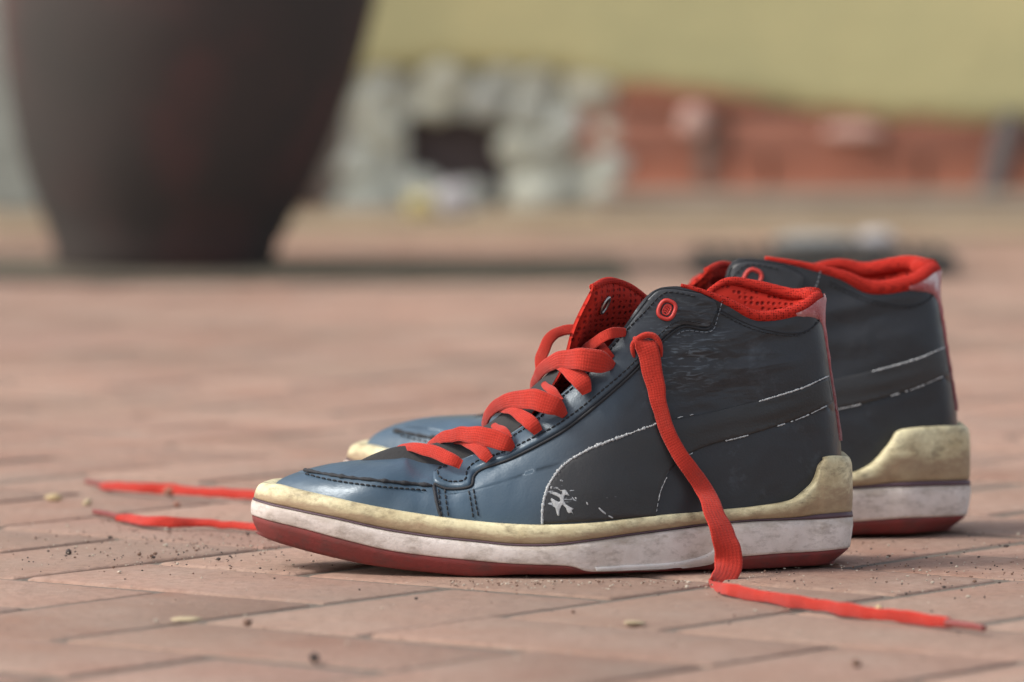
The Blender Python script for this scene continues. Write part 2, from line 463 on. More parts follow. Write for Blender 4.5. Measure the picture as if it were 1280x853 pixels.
        for p in vs:
            h = caster(p.x, p.y)
            if h is None: out.append(Vector()); ok.append(False); continue
            d = min(1, dist(p)/bev)
            hh = base + thick*math.sqrt(max(0, 1-(1-d)**2)) - (.0006 if d < .02 else 0)
            P, N = h
            if med:
                h2 = bvh.ray_cast(Vector((P.x, .3, P.z)), Vector((0, -1, 0)))
                if h2[0] is None: out.append(Vector()); ok.append(False); continue
                P, N = h2[0], (h2[1] if h2[1].y > 0 else -h2[1])
            out.append(P+N*hh); ok.append(True)
        F2 = [tuple(f) for f in fs_ if all(ok[i] for i in f)]
        F3 = []
        for f in F2:   # wind outward
            a, b, c = (out[i] for i in f[:3])
            nm = (b-a).cross(c-a)
            toward = (CAM-a) if not med else (a-CAM)
            F3.append(f if nm.dot(toward) > 0 else f[::-1])
        used = sorted({i for f in F3 for i in f}); rm = {o: i for i, o in enumerate(used)}
        return part(mesh_obj(name, [out[i] for i in used], [tuple(rm[i] for i in f) for f in F3], mat, root))
    def on_surf(pts, off, step=1.5, n=8, caster=hit):
        out = []
        for p in resample(smooth_px(pts, n), step):
            h = caster(p.x, p.y)
            if h: out.append(h[0]+h[1]*off)
        return out
    def seam(name, pts, rad, off, mat, wob=0.):
        p = on_surf(pts, off)
        if len(p) < 3: return
        mb = MB(); r = [rad*(1+wob*noise.noise(q*300)) for q in p]; r[0] *= .3; r[-1] *= .3
        mb.add(*tube(p, r, 6)); return part(mb.build(name, mat, root))
    def stitches(mb, pts, off, length=5., gap=2.2, rad=.0004):
        p = resample(smooth_px(pts), 1.)
        i = 0
        while i+length < len(p):
            q = []
            for t, lift in ((0, -.3), (.2, .8), (.5, 1), (.8, .8), (1, -.3)):
                u = p[int(i+t*length)]; h = hit(u.x, u.y)
                if h: q.append(h[0]+h[1]*(off+rad*lift))
            if len(q) == 5: mb.add(*tube(q, [rad*.7, rad, rad, rad, rad*.7], 5))
            i += int(length+gap)

    # ---- eyestay
    ft = -fs
    throat = [(548, 584), (575, 575), (612, 559), (640, 541), (668, 522), (698, 496), (726, 472), (752, 443), (771, 423), (795+ft*.6, 391), (812+ft, 369), (824+ft, 361), (842+ft, 360)]
    low = [(875+ft, 366), (893+ft*.9, 376), (897+ft*.9, 384), (892+ft*.9, 398), (886+ft*.9, 410), (870+ft, 409), (852+ft, 407), (836+ft, 417), (820+ft*.8, 433), (795+ft*.4, 461), (759, 494), (712, 532), (677, 553), (637, 573), (604, 585), (592, 594), (588, 607), (574, 611), (553, 609), (542, 603), (541, 592)]
    off_ = .0022
    ES = [(a+1, b+1) for a, b in throat]
    poly = smooth_px(ES, 4) + smooth_px(low, 3)
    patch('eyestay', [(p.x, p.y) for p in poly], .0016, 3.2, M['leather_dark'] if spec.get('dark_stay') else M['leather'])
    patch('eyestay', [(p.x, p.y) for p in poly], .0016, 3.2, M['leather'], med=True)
    # black roll along the lower edge of the eyestay, and its stitching
    seam('eyestay_piping', [(893+ft*.9, 380), (886+ft*.9, 411), (852+ft, 409), (820+ft*.8, 435), (795+ft*.4, 463), (759, 496), (712, 534), (677, 555), (637, 575), (604, 587), (593, 596), (588, 609), (560, 612), (542, 605)], .0008, .0004, M['thread'])
    mb = MB()
    stitches(mb, [(875+ft, 404), (850+ft, 401), (833+ft, 410), (815+ft*.8, 428), (790+ft*.4, 456), (754, 489), (708, 526), (673, 547), (634, 567), (600, 579), (586, 590), (582, 603), (562, 605), (549, 599), (548, 590), (560, 586)], .0017)
    stitches(mb, [(868+ft, 371), (842+ft, 366), (827+ft, 369), (805+ft*.8, 392), (780, 420), (760, 444), (732, 474), (704, 500), (672, 529), (644, 548), (615, 564)], .0017)
    stitches(mb, [(548, 612), (550, 630), (553, 648)], .0003)
    stitches(mb, [(556, 612), (558, 630), (561, 648)], .0003)
    stitches(mb, [(586, 614), (589, 630), (592, 650)], .0003)
    stitches(mb, [(592, 612), (595, 630), (599, 650)], .0003)
    stitches(mb, [(382, 593), (410, 600), (450, 606), (500, 611), (538, 614)], .0003)
    stitches(mb, [(897, 390), (940, 411), (985, 420), (1010, 414), (1026, 396)], .0001, 4, 2, .0003)
    q_ = mb.build('stitching', M['thread'], root); q_['kind'] = 'stuff'; part(q_)
    mb = MB()
    stitches(mb, [(903+ft*.5, 374), (897+ft*.5, 395), (888+ft*.7, 415), (856+ft, 414), (842+ft, 422)], .0005, 4, 2, .00028)
    q_ = mb.build('pale_stitching', M['thread_pale'], root); q_['kind'] = 'stuff'; part(q_)
    # toe cap edge: a raised, frayed roll
    seam('toe_cap_edge', [(374, 587), (400, 592), (430, 597), (470, 601), (510, 605), (542, 608)], .0011, .0003, M['thread'], .8)
    seam('vamp_seam', [(542, 606), (546, 628), (552, 650)], .0009, .0001, M['thread'], .3)
    seam('collar_seam', [(897, 386), (940, 407), (985, 417), (1012, 412), (1030, 395)], .0004, .0000, M['thread'], .3)

    # ---- side stripe with worn white edges
    up_ = [(678, 656), (679, 632), (686, 608), (704, 583), (735, 563), (785, 543), (830, 527), (884, 516), (940, 503), (1000, 486), (1035, 470)]
    dn_ = [(1041, 503), (1000, 523), (940, 543), (890, 556), (858, 570), (838, 588), (826, 612), (820, 646)]
    sp = smooth_px(up_, 5) + smooth_px(dn_, 5)
    patch('side_stripe', [(p.x, p.y) for p in sp], .0009, 2.2, M['stripe'])
    # flaked patch on the stripe: pale islands
    mb = MB()
    rnd = random.Random(5)
    def edge(pts, rad, dens, jit=.6):
        p = resample(smooth_px(pts), 1.2); run = []
        for i, q in enumerate(p):
            keep = .8*noise.noise(Vector((q.x*.06, q.y*.06, 1.7))) + .6*noise.noise(Vector((q.x*.45, q.y*.45, 5))) < dens
            h = hit(q.x+rnd.uniform(-.3, .3)*jit, q.y+rnd.uniform(-.5, .5)*jit)
            if keep and h: run.append(h[0]+h[1]*.0007)
            else:
                if len(run) > 3: mb.add(*tube(run, [rad*(.25 if k in (0, len(run)-1) else .4+.9*rnd.random()**1.5) for k in range(len(run))], 5))
                run = []
        if len(run) > 3: mb.add(*tube(run, [rad*(.25 if k in (0, len(run)-1) else .4+.9*rnd.random()**1.5) for k in range(len(run))], 5))
    edge(up_[:6], .0009, 2); edge(up_[:7], .0006, 2, 2); edge(up_[:6], .0005, .25, 4)
    edge([(830, 527), (858, 520), (884, 516)], .00035, .3); edge([(948, 502), (1000, 486), (1035, 470)], .0005, 2)
    edge([(1041, 503), (1000, 523), (940, 543), (890, 556), (858, 570)], .0004, .22); edge([(838, 588), (826, 612), (820, 640)], .0003, .3)
    q_ = mb.build('worn_stripe_edge', M['white_wear'], root); q_['kind'] = 'stuff'; part(q_)
    if not spec.get('far'):      # branching patch where the stripe's coating has flaked off
        fb = MB()
        for st_k, rk in (([(700, 601), (704, 602)], .0006), ([(748, 635), (752, 639), (757, 643)], .0006), ([(686, 606), (684, 613), (682, 622)], .0007), ([(719, 622), (721, 625)], .0005), ([(690, 608), (689, 612)], .0006),
                         ([(733, 628), (735, 632)], .0003), ([(760, 645), (766, 648)], .0004)):
            pk = on_surf(st_k, 0, .8, 5); nk = len(pk)
            if nk < 2: continue
            rd = [rk*(.55+.75*abs(noise.noise(p_*700)) + .25*math.sin(math.pi*i_/(nk-1)))*1.25*(.35 if i_ in (0, nk-1) else 1) for i_, p_ in enumerate(pk)]
            h_ = hit(st_k[0][0], st_k[0][1]); pk = [p_ + h_[1]*(.00105-r_*.88) for p_, r_ in zip(pk, rd)]
            fb.add(*tube(pk, rd, 6))
        q_ = fb.build('flaked_flecks', M['white_wear'], root); q_['kind'] = 'stuff'; part(q_)
        ol = [(265, 305), (330, 350), (400, 345), (455, 435), (385, 420), (370, 480), (398, 540), (455, 575), (505, 600), (478, 625), (515, 700), (470, 650), (450, 665), (425, 665), (400, 590), (350, 550), (315, 620), (315, 700),
              (283, 695), (262, 600), (195, 485), (205, 452), (262, 490), (315, 512), (330, 470), (285, 440), (205, 405), (225, 368), (290, 390), (338, 412), (352, 388), (300, 350), (268, 335)]
        patch('flaked_patch', [(670+a_/10.67, 580+b_/10.67) for a_, b_ in ol], .00035, .9, M['white_wear'], base=.0009)
    mb = MB()
    def blob(cx, cy, a, b, rot, off=.0010):
        pts = []; N_ = 14
        c0 = hit(cx, cy)
        if not c0: return
        vs = [c0[0]+c0[1]*(off+.0002)]
        for k in range(N_):
            an = 2*math.pi*k/N_; rr = 1+.55*noise.noise(Vector((math.cos(an)*1.7+cx, math.sin(an)*1.7+cy, 2)))*1.3
            dx, dy = math.cos(an)*a*rr, math.sin(an)*b*rr
            h = hit(cx+dx*math.cos(rot)-dy*math.sin(rot), cy+dx*math.sin(rot)+dy*math.cos(rot))
            if not h: return
            vs.append(h[0]+h[1]*(off-.0001))
        mb.add(vs, [(0, 1+k, 1+(k+1) % N_) for k in range(N_)][::1])
    if False:
        for b_ in ((693, 611, 4, 3, .3), (700, 606, 3, 2, 0), (697, 620, 9, 3, .7), (704, 628, 8, 2.6, 1.1), (710, 634, 7, 2, .8), (697, 632, 5, 1.7, 1.9), (707, 617, 5, 2, -.4),
                   (689, 601, 2, 1.3, 0), (714, 623, 4, 1.5, .5), (752, 637, 5, 1.2, .7), (770, 625, 3, 1, .4), (702, 642, 4, 1.2, 1.4), (720, 645, 3, 1, 1)): blob(*b_)
        rr = random.Random(11)
        for k in range(26):
            u = rr.random(); cx = 960+u*78; cy = 520-u*26+rr.uniform(-10, 10); blob(cx, cy, rr.uniform(1.5, 5), rr.uniform(.4, .9), -.4)
        for k in range(22): blob(rr.uniform(700, 930), rr.uniform(560, 640) if k % 2 else rr.uniform(535, 560), rr.uniform(1.5, 5), rr.uniform(.25, .6), rr.uniform(-.8, .8))
        part(mb.build('flaked_paint', M['white_wear'], root))

    # ---- heel tab: faded suede, wraps the back
    def arc_rows(rowa, k0, k1, off=0.):
        return [rowa[i % NU] for i in range(k0, k1+1)]
    per = 14
    HT = MB(); cols = []
    vs = []; na = 25
    for a in range(-12, 13):
        i = a % NU
        for j in range(NV):
            pass
    # columns in ring index, width narrowing downwards
    NVt = 44
    for q in range(NVt):
        t = q/(NVt-1)                       # 0 at cup, 1 at top
        j = (NV-1)*(.36+.64*t)
        halfw = (7 + 1.5*t + 22*sm((t-.72)/.28)) if not spec.get('far') else (7+3*t+22*sm((t-.70)/.3))
        for a in range(na):
            ii = (a/(na-1)*2-1)*halfw
            i0 = math.floor(ii); fi = ii-i0; j0 = min(NV-2, int(j)); fj = j-j0
            def g(i, jj): return V[(i % NU)*NV+jj]
            def gn(i, jj): return nn[(i % NU)*NV+jj]
            P = (g(i0, j0)*(1-fi)+g(i0+1, j0)*fi)*(1-fj) + (g(i0, j0+1)*(1-fi)+g(i0+1, j0+1)*fi)*fj
            N = gn(i0 if fi < .5 else i0+1, j0)
            ed = 1-abs(a/(na-1)*2-1)
            hgt = (.0012+.0016*sm((t-.75)/.2))*min(1, ed*8)**.5 - .0004 + noise.noise(P*260)*.0004 + noise.noise(P*900)*.0004
            if q > NVt-5: hgt *= 1
            vs.append(P+N*hgt)
    HT.add(vs, grid_faces(NVt, na))
    part(HT.build('heel_tab', M['suede'], root), 'faded red and pink suede heel tab')

    # ---- collar roll and lining
    ring = rows[3]
    k0, k1 = -6*per+4, 6*per-4
    path = []; rad = []
    for a in range(k0, k1+1):
        p = ring[a % NU].copy(); t = abs(a)/(6*per-4)
        r = .0012 + .0020*sm((1-t)/.6)
        if spec.get('far'): r = .0014 + .0030*sm((1-t)/.55)
        inw = Vector((.125 if False else p.x, cc(640+p.x*2460), p.z)) - p
        if abs(a) < 8: inw = Vector((-1, 0, 0))
        inw.z = 0; inw = inw.normalized() if inw.length > 1e-6 else Vector()
        hb_ = 1-sm((abs(a)-10)/16)
        path.append(p + inw*(r*.75+.0035*hb_) + Vector((0, 0, r*.25-.0005*hb_))); rad.append(r)
    mb = MB(); mb.add(*tube(path, rad, 14))
    # knit ribs on the roll: tiny undulation comes from the fabric material
    part(mb.build('collar', M['collar'], root), 'red knit padded collar edge')
    LV = 16; vs = []
    idx = range(-7*per, 7*per+1)
    for a in idx:
        i = a % NU; t = min(1, abs(a)/(6*per)); pad = .004+.0035*sm((1-t)/.5)
        for q in range(LV):
            s = q/(LV-1); j = int((NV-1)*(1-.8*s))
            P = V[i*NV+j]; N = nn[i*NV+j]
            dpt = .0022 + pad*math.sin(math.pi*min(1, s*1.5))**.8*1.2
            vs.append(P - N*dpt)
    part(mesh_obj('lining', vs, grid_faces(len(idx), LV, flip=True), M['mesh'], root), 'red honeycomb mesh inner lining')
    # dark inner side of the front of the upper
    fr = [i for i in range(7*per, NU-7*per+1)]; vs = []
    for i in fr:
        for q in range(10):
            j = int((NV-1)*(1-.85*q/9)); vs.append(V[i*NV+j]-nn[i*NV+j]*(.0005+.0015*min(1, q/2)))
    part(mesh_obj('inner_lining', vs, grid_faces(len(fr), 10, flip=True), M['insole'], root), 'dark cloth inside the front of the shoe')
    # insole
    rowF = rows[0]; vs = []
    for i in range(0, NU, 2):
        p = V[i*NV+2]; c = Vector((p.x, cc(640+p.x*2460), p.z)); vs += [p.lerp(c, .03)+Vector((0, 0, .002)), c+Vector((0, 0, .003))]
    part(mesh_obj('insole', vs, grid_faces(len(vs)//2, 2, True), M['insole'], root))

    # ---- tongue
    ts = spec.get('tongue', (0, 0))
    T = [((436, 588), 4, 1), ((458, 579), 9, 3), ((494, 571), 13, 5), ((540, 568), 15, 5.5), ((600, 548), 16, 5), ((655, 505), 18, 5), ((698, 452), 20, 5), ((718, 400), 26, 6), ((742-fs*.35+ts[0], 353+ts[1]), 27, 4)]
    st = []
    for q, ((px, py), hw, arch) in enumerate(T):
        c = cc(px); t = q/(len(T)-1); tw = sm((t-.62)/.3)
        lat = L(px-2*tw, py+8*(1-tw)+6*tw, c-hw/1000); mid = L(px+24*tw, py-(2*tw), c+.000)
        med_ = L(px+64*tw, py+8*(1-tw)+20*tw, c+hw/1000)
        mid.z += arch/1000*(1-tw)
        lat.z -= .006*(1-tw); med_.z -= .006*(1-tw)
        st.append([lat, (lat+mid)/2+Vector((0, 0, arch/2600)), mid, (mid+med_)/2+Vector((0, 0, arch/2600)), med_])
    rr_ = [spline([s_[j] for s_ in st], 8) for j in range(5)]
    NS = len(rr_[0]); NW = 17
    front = []
    for i in range(NS):
        c = spline([rr_[j][i] for j in range(5)], 4); front += c
    NW = len(front)//NS
    tmpf = grid_faces(NS, NW)
    tm = bpy.data.meshes.new('t'); tm.from_pydata([tuple(v) for v in front], [], tmpf); tm.update()
    tn = [Vector(v.normal) for v in tm.vertices]; bpy.data.meshes.remove(tm)
    if tn[NW*(NS-6)+NW//2].x > 0: tn = [-x for x in tn]
    def thick(i, j):
        t = i/(NS-1); ej = 1-abs(j/(NW-1)*2-1)
        return (.0015+.0035*sm((t-.6)/.3))*(.35+.65*min(1, ej*5)**.5)*(1 if i < NS-3 else (.85, .6, .25)[i-(NS-3)])
    back = [front[i*NW+j] - tn[i*NW+j]*thick(i, j) for i in range(NS) for j in range(NW)]
    vs = front; part(mesh_obj('tongue', front, tmpf, M['tongue'], root))
    i0 = int(NS*.55)
    bk = back[i0*NW:]; fr_ = front[i0*NW:]; nS = NS-i0
    # lining closed onto the edge of the tongue front with a rim
    vs = bk + fr_; base = len(bk); F_ = grid_faces(nS, NW)
    rim = [(i, i) for i in range(0)]
    for i in range(nS-1):
        a, b = i*NW, (i+1)*NW; F_.append((a, b, base+b, base+a))
        a, b = i*NW+NW-1, (i+1)*NW+NW-1; F_.append((a, base+a, base+b, b))
    for j in range(NW-1):
        a, b = (nS-1)*NW+j, (nS-1)*NW+j+1; F_.append((a, b, base+b, base+a))
    part(mesh_obj('tongue_lining', vs, F_, M['mesh'], root), 'red mesh lining of the tongue')
    # rounded knit roll along the tongue's top edge
    tp = [back[(NS-1)*NW+j].lerp(front[(NS-1)*NW+j], .4) for j in range(NW)]
    mb = MB(); mb.add(*tube(tp, .0019, 10)); part(mb.build('tongue_edge', M['collar'], root))
    if not spec.get('far'):
        # metal eyelet on the tongue lining
        c = L(755, 381, cc(742)-.006); c = c + Vector((0, -.004, 0))
        best = BVHTree.FromPolygons(back, tmpf).ray_cast(CAM, (ray(755, 381)).normalized())
        if best[0]:
            N = best[1] if best[1].dot(CAM-best[0]) > 0 else -best[1]
            u = N.cross(Vector((0, 0, 1))).normalized(); v = N.cross(u)
            rp = [best[0]+N*.0008+(u*math.cos(a)*.0032+v*math.sin(a)*.0044) for a in [2*math.pi*k/24 for k in range(24)]]
            mb = MB(); mb.add(*tube(rp, .0008, 8, closed=True)); part(mb.build('eyelet', M['eyelet'], root))

    # ---- round red badge on the flap
    bx, by = spec['badge']
    def badge_path(rx, ry, rot, n=32, off=.0022, sq=2.6):
        out = []
        for k in range(n):
            a = 2*math.pi*k/n; ca, sa = math.cos(a), math.sin(a)
            x = rx*math.copysign(abs(ca)**(2/sq), ca); y = ry*math.copysign(abs(sa)**(2/sq), sa)
            h = hit(bx+x*math.cos(rot)-y*math.sin(rot), by+x*math.sin(rot)+y*math.cos(rot))
            if h: out.append(h[0]+h[1]*off)
        return out
    mb = MB(); p = badge_path(9.5, 11.5, .42)
    if len(p) == 32: mb.add(*tube(p, .00105, 8, closed=True))
    bd_ = part(mb.build('badge', M['red_rubber'], root), 'red rubber oval ring badge')
    if not spec.get('far'):
        mb = MB()
        p2 = badge_path(4.4, 6.4, .42, off=.0021); mb.add(*tube(p2, .0005, 6, closed=True))
        for y0_ in (-4, -1.4, 1.2, 3.8):
            q = []
            for (x, y) in ((-3.2, y0_+1.2), (0, y0_-1.0), (3.2, y0_+1.2)):
                h = hit(bx+x*math.cos(.42)-y*math.sin(.42), by+x*math.sin(.42)+y*math.cos(.42)); q.append(h[0]+h[1]*.0021)
            mb.add(*tube(spline(q, 3), .00042, 5))
        o = mb.build('badge_emblem', M['red_rubber'], root); fix_parent(o, root)

    # ---- sole: keys (y at lateral), rows top / line / red / bottom in photo px
    cup = spec['cup']
    SO = [(None, (1063, 571), (1064, 643), (1061, 684), (1044, 703)),
          (.036, (1058, 571), (1059, 644), (1056, 686), (1040, 706)),
          *[(e(q_[0][0])-.0045,) + q_ for q_ in cup],
          (.003, (885, 639), (880, 656), (880, 702), (880, 716)),
          (-.005, (840, 643), (835, 662), (835, 712), (835, 719)),
          (-.012, (795, 648), (790, 668), (790, 714), (790, 721)),
          (-.019, (745, 654), (742, 675), (738, 715), (740, 722)),
          (-.022, (690, 657), (690, 681), (710, 708), (695, 723)),
          (-.021, (640, 656), (640, 681), (640, 705), (645, 723)),
          (-.018, (590, 652), (590, 676), (595, 701), (595, 721)),
          (-.014, (535, 645), (535, 670), (542, 696), (545, 717)),
          (-.009, (480, 636), (478, 661), (485, 688), (490, 711)),
          (-.003, (425, 625), (420, 648), (430, 675), (440, 703)),
          (.007, (375, 614), (368, 637), (378, 661), (386, 690)),
          (.019, (342, 606), (333, 629), (337, 651), (341, 676)),
          (None, (326, 604), (317, 623), (315, 643), (319, 664))]
    ns = len(SO)
    def flat(p, px, py):      # sole touches the ground behind the ball of the foot
        return p
    KS = []
    for i, (y, a, b, c, d) in enumerate(SO):
        yy = (.057 if i == 0 else .040) if y is None else y
        ins = .003 if y is not None else 0
        q = [L(*a, yy+.001), L(*b, yy), L(*c, yy), L(*d, yy+ins)]
        if d[0] > 600 and i > 0: q[3].z = .0015
        if i == 0: q[3].z = .003
        KS.append(q)
    def mir(k):
        out = []
        for p in k:
            c = cc(640+p.x*2460); q = p.copy(); q.y = 2*c-p.y; out.append(q)
        return out
    KS2 = KS + [mir(KS[i]) for i in range(ns-2, 0, -1)]
    SR = [spline([k[j] for k in KS2], 12, True) for j in range(4)]
    NR = len(SR[0])
    cl = []
    for i in range(NR):
        a, b = SR[1][i-1], SR[1][(i+1) % NR]; t = (b-a); nv = Vector((t.y, -t.x, 0)).normalized()
        cx_ = max(-.09, min(.125, SR[1][i].x)); c = Vector((cx_, cc(640+cx_*2460), 0)); dv = SR[1][i]-c; dv.z = 0
        if nv.dot(dv) < 0: nv = -nv
        cl.append(nv)
    def band(name, r0, r1, prof, mat, label=None, lo=None):
        """prof: list of (t, outward offset)"""
        vs = []; uvb = []
        for i in range(NR):
            for t, o in prof:
                p = r0[i].lerp(r1[i], min(max(t, -.2), 1.2)) + cl[i]*o
                p = p + cl[i]*noise.noise(p*70)*.0003
                vs.append(p); uvb.append((i/NR, min(1, max(0, t))))
        F_ = grid_faces(NR, len(prof), True)
        return part(mesh_obj(name, vs, F_, mat, root, uvs=uvb), label)
    rnd_ = [(.12, -.0080), (.05, -.0062), (-.00, -.0045), (-.015, -.0020), (.0, -.0008), (.04, .0000), (.12, .0006), (.3, .0009), (.5, .0010), (.7, .0008), (.88, .0004), (.94, -.0002), (.965, -.0012)]
    band('rand', SR[0], SR[1], rnd_, M['rand'], 'yellowed cream rubber rand with raised heel cup')
    band('pinstripe', SR[0], SR[1], [(.945, -.0012), (.955, .0005), (1.0, .0006), (1.03, .0007), (1.04, -.0012)], M['pin'])
    band('midsole', SR[1], SR[2], [(.03, -.0010), (.04, .0000), (.10, .0008), (.3, .0012), (.6, .0010), (.9, .0006), (.985, .0002), (1.0, -.0008)], M['midsole'])
    # outsole with closed bottom
    vs = []; prof = [(.0, -.0006), (.05, .0000), (.3, .0002), (.6, -.0002), (.85, -.0008), (1.0, -.0015)]
    for i in range(NR):
        for t, o in prof: vs.append(SR[2][i].lerp(SR[3][i], t)+cl[i]*o)
        b = SR[3][i]; c = Vector((b.x, cc(640+b.x*2460), b.z))
        vs.append(b.lerp(c, .25)+Vector((0, 0, -.0006 if b.z > .004 else -.0005))); vs.append(c+Vector((0, 0, -.0006)))
    part(mesh_obj('outsole', vs, grid_faces(NR, len(prof)+2, True), M['outsole'], root))
    if not spec.get('far'):
        sv = []
        sb = []
        for i in range(NR):
            for t, o in [(.03, -.001), (.1, .0008), (.3, .0012), (.6, .001), (.9, .0006), (1.0, .0002)]: sb.append(SR[1][i].lerp(SR[2][i], t)+cl[i]*o)
            sb.append(SR[3][i]+cl[i]*-.001)
        b2 = BVHTree.FromPolygons(sb, grid_faces(NR, 7, True))
        def hit2(px, py):
            d = ray(px, py).normalized(); h = b2.ray_cast(CAM, d)
            return None if h[0] is None else (h[0], h[1] if h[1].dot(d) < 0 else -h[1])
        pp = smooth_px([(742, 709), (790, 706), (840, 703), (872, 697), (888, 690), (898, 682), (899, 688), (896, 697), (888, 705), (850, 710), (790, 713), (745, 714)], 4)
        patch('arch_highlight', [(p.x, p.y) for p in pp], .0012, 2.5, M['arch_highlight_mat'], hit2)  # highlight along the arch put in as a raised pale patch
    return dict(hit=hit, cc=cc, bvh=bvh, V=V)

# ---- flat laces: a list of (px, py, y, width px, width angle deg, depth lean)
def lace(name, keys, parent, thick=.0016, aglet=None, label=None, n=8, free=False):
    P = [Vector(k[0]) if isinstance(k[0], (tuple, Vector)) else L(k[0], k[1], k[2]) for k in keys]
    W = []
    for k in keys:
        q = k[1:] if isinstance(k[0], (tuple, Vector)) else k[3:]
        w_, an, lean = q; a = math.radians(an)
        v = Vector((math.cos(a)*math.cos(lean), math.sin(lean), math.sin(a)*math.cos(lean)))*w_/2460/2
        W.append(v)
    PP = spline(P, n); WW = spline(W, n)
    N_ = len(PP); C_ = 14; vs = []; uv = []; run = 0
    for i in range(N_):
        t = (PP[min(N_-1, i+1)]-PP[max(0, i-1)]).normalized()
        if i: run += (PP[i]-PP[i-1]).length
        w_ = WW[i]; w_ = w_ - t*w_.dot(t); hw = max(w_.length, .0014)
        nrm = t.cross(w_.normalized()); wd = w_.normalized()
        th = min(thick/2, hw*.8)
        endf = 1.
        for c in range(C_):
            a = 2*math.pi*c/C_
            x = math.copysign(abs(math.cos(a))**.75, math.cos(a))*hw*endf; z = math.copysign(abs(math.sin(a))**.6, math.sin(a))*th
            z *= 1-.12*math.cos(x/hw*math.pi*3)
            vs.append(PP[i]+wd*x+nrm*z + Vector((noise.noise(PP[i]*120), noise.noise(PP[i]*90+Vector((c*.2, 0, 9))), noise.noise(PP[i]*120+Vector((5, 5, 5)))))*.0006)
            u = .5+.5*math.copysign(abs(math.cos(a))**.75, math.cos(a)); uv.append((u, run))
    F_ = grid_faces(N_, C_, False, True, True)
    F_.append(tuple(range(C_))); F_.append(tuple(range((N_-1)*C_, N_*C_))[::-1])
    o = mesh_obj(name, vs, F_, M['lace'], None, True, uv); fix_parent(o, parent)
    if label: o['label'] = label
    if aglet:
        mb = MB(); q = [Vector(a) for a in aglet]; q = spline(q, 5); r = [.0019-.0004*i/len(q) for i in range(len(q))]; r[0] = .0022
        mb.add(*tube(q, r, 9)); g = mb.build('aglet', M['aglet'], None); g.parent = o
    return o

near = empty('sneaker', L(690, 700, .03)*1, 'dark blue leather high-top sneaker in front, red lace hanging down its side onto the bricks', 'sneaker', 'pair of worn high-top sneakers')
near.location.z = 0
far = empty('sneaker', Vector((.06, .22, 0)), 'high-top sneaker standing behind the other, its toe and heel showing past the front shoe', 'sneaker', 'pair of worn high-top sneakers')

cup_near = [((1036, 572), (1034, 646), (1030, 689), (1022, 710)), ((1027, 581), (1020, 647), (1015, 690), (1010, 711)),
            ((1018, 607), (1006, 648), (1000, 691), (996, 712)), ((995, 625), (985, 649), (978, 692), (975, 713)),
            ((945, 634), (935, 651), (930, 696), (930, 715))]
NEAR = build_shoe(near, dict(badge=(833, 388), cup=cup_near))

# ---- near shoe laces
c0 = NEAR['cc']
def lc(name, keys, **kw):
    return lace(name, keys, near, **kw)
def yy(px, d): return c0(px)+d
lc('lace', [(577, 581, yy(577, -.032), 12, 60, .1), (560, 573, yy(560, -.030), 17, 75, .2), (535, 563, yy(535, -.018), 17, 85, .3), (512, 559, yy(512, -.004), 12, 80, .5), (498, 562, yy(498, .012), 10, 80, .6), (492, 568, yy(492, .024), 10, 80, .6)])
lc('lace', [(612, 574, yy(612, -.034), 12, 40, .1), (604, 566, yy(604, -.032), 17, 55, .2), (590, 556, yy(590, -.024), 15, 70, .3), (575, 550, yy(575, -.010), 12, 80, .4), (556, 552, yy(556, .010), 10, 80, .5)])
lc('lace', [(641, 560, yy(641, -.033), 10, 50, .1), (630, 553, yy(630, -.035), 22, 75, .1), (606, 546, yy(606, -.030), 24, 88, .2), (578, 543, yy(578, -.018), 20, 95, .3), (555, 547, yy(555, -.004), 16, 100, .5), (538, 556, yy(538, .010), 12, 105, .7), (530, 566, yy(530, .022), 10, 100, .7)])
lc('lace', [(672, 541, yy(672, -.034), 13, 25, .1), (664, 530, yy(664, -.034), 19, 45, .2), (652, 519, yy(652, -.027), 17, 60, .3), (636, 511, yy(636, -.014), 14, 75, .4), (616, 512, yy(616, .008), 12, 80, .5)])
lc('lace', [(706, 519, yy(706, -.032), 10, 45, .1), (694, 508, yy(694, -.036), 24, 68, .1), (668, 500, yy(668, -.032), 27, 88, .2), (640, 500, yy(640, -.018), 21, 105, .3), (620, 508, yy(620, -.004), 17, 120, .5), (609, 522, yy(609, .010), 14, 130, .7), (606, 536, yy(606, .022), 12, 130, .7)])
lc('lace', [(734, 491, yy(734, -.034), 13, 10, .1), (727, 477, yy(727, -.034), 23, 35, .2), (712, 464, yy(712, -.027), 20, 55, .3), (696, 454, yy(696, -.012), 16, 70, .4), (676, 458, yy(676, .008), 12, 80, .5)])
lc('lace', [(766, 458, yy(766, -.029), 12, 50, .1), (752, 453, yy(752, -.034), 28, 78, .1), (725, 449, yy(725, -.034), 28, 90, .2), (700, 450, yy(700, -.020), 22, 105, .3), (680, 460, yy(680, -.006), 18, 125, .5), (669, 476, yy(669, .010), 14, 140, .7), (667, 492, yy(667, .022), 12, 140, .7)])
lc('lace', [(781, 416, yy(781, -.026), 12, 75, .2), (762, 418, yy(762, -.030), 15, 85, .3), (744, 428, yy(744, -.026), 14, 120, .4), (730, 440, yy(730, -.016), 13, 120, .4)])
lc('lace', [(724, 412, yy(724, .018), 14, 80, .3), (704, 413, yy(704, .018), 14, 95, .4), (686, 424, yy(686, .014), 16, 130, .4), (677, 445, yy(677, .010), 16, 160, .3), (676, 466, yy(676, .006), 14, 170, .3)])
lc('lace', [(766, 447, yy(766, -.027), 8, 20, .1), (756, 436, yy(756, -.026), 10, 30, .2), (748, 428, yy(748, -.012), 10, 40, .3)])
lc('lace', [(700, 502, yy(700, -.033), 10, 20, .1), (690, 490, yy(690, -.028), 13, 25, .2), (680, 480, yy(680, -.014), 8, 40, .3)])
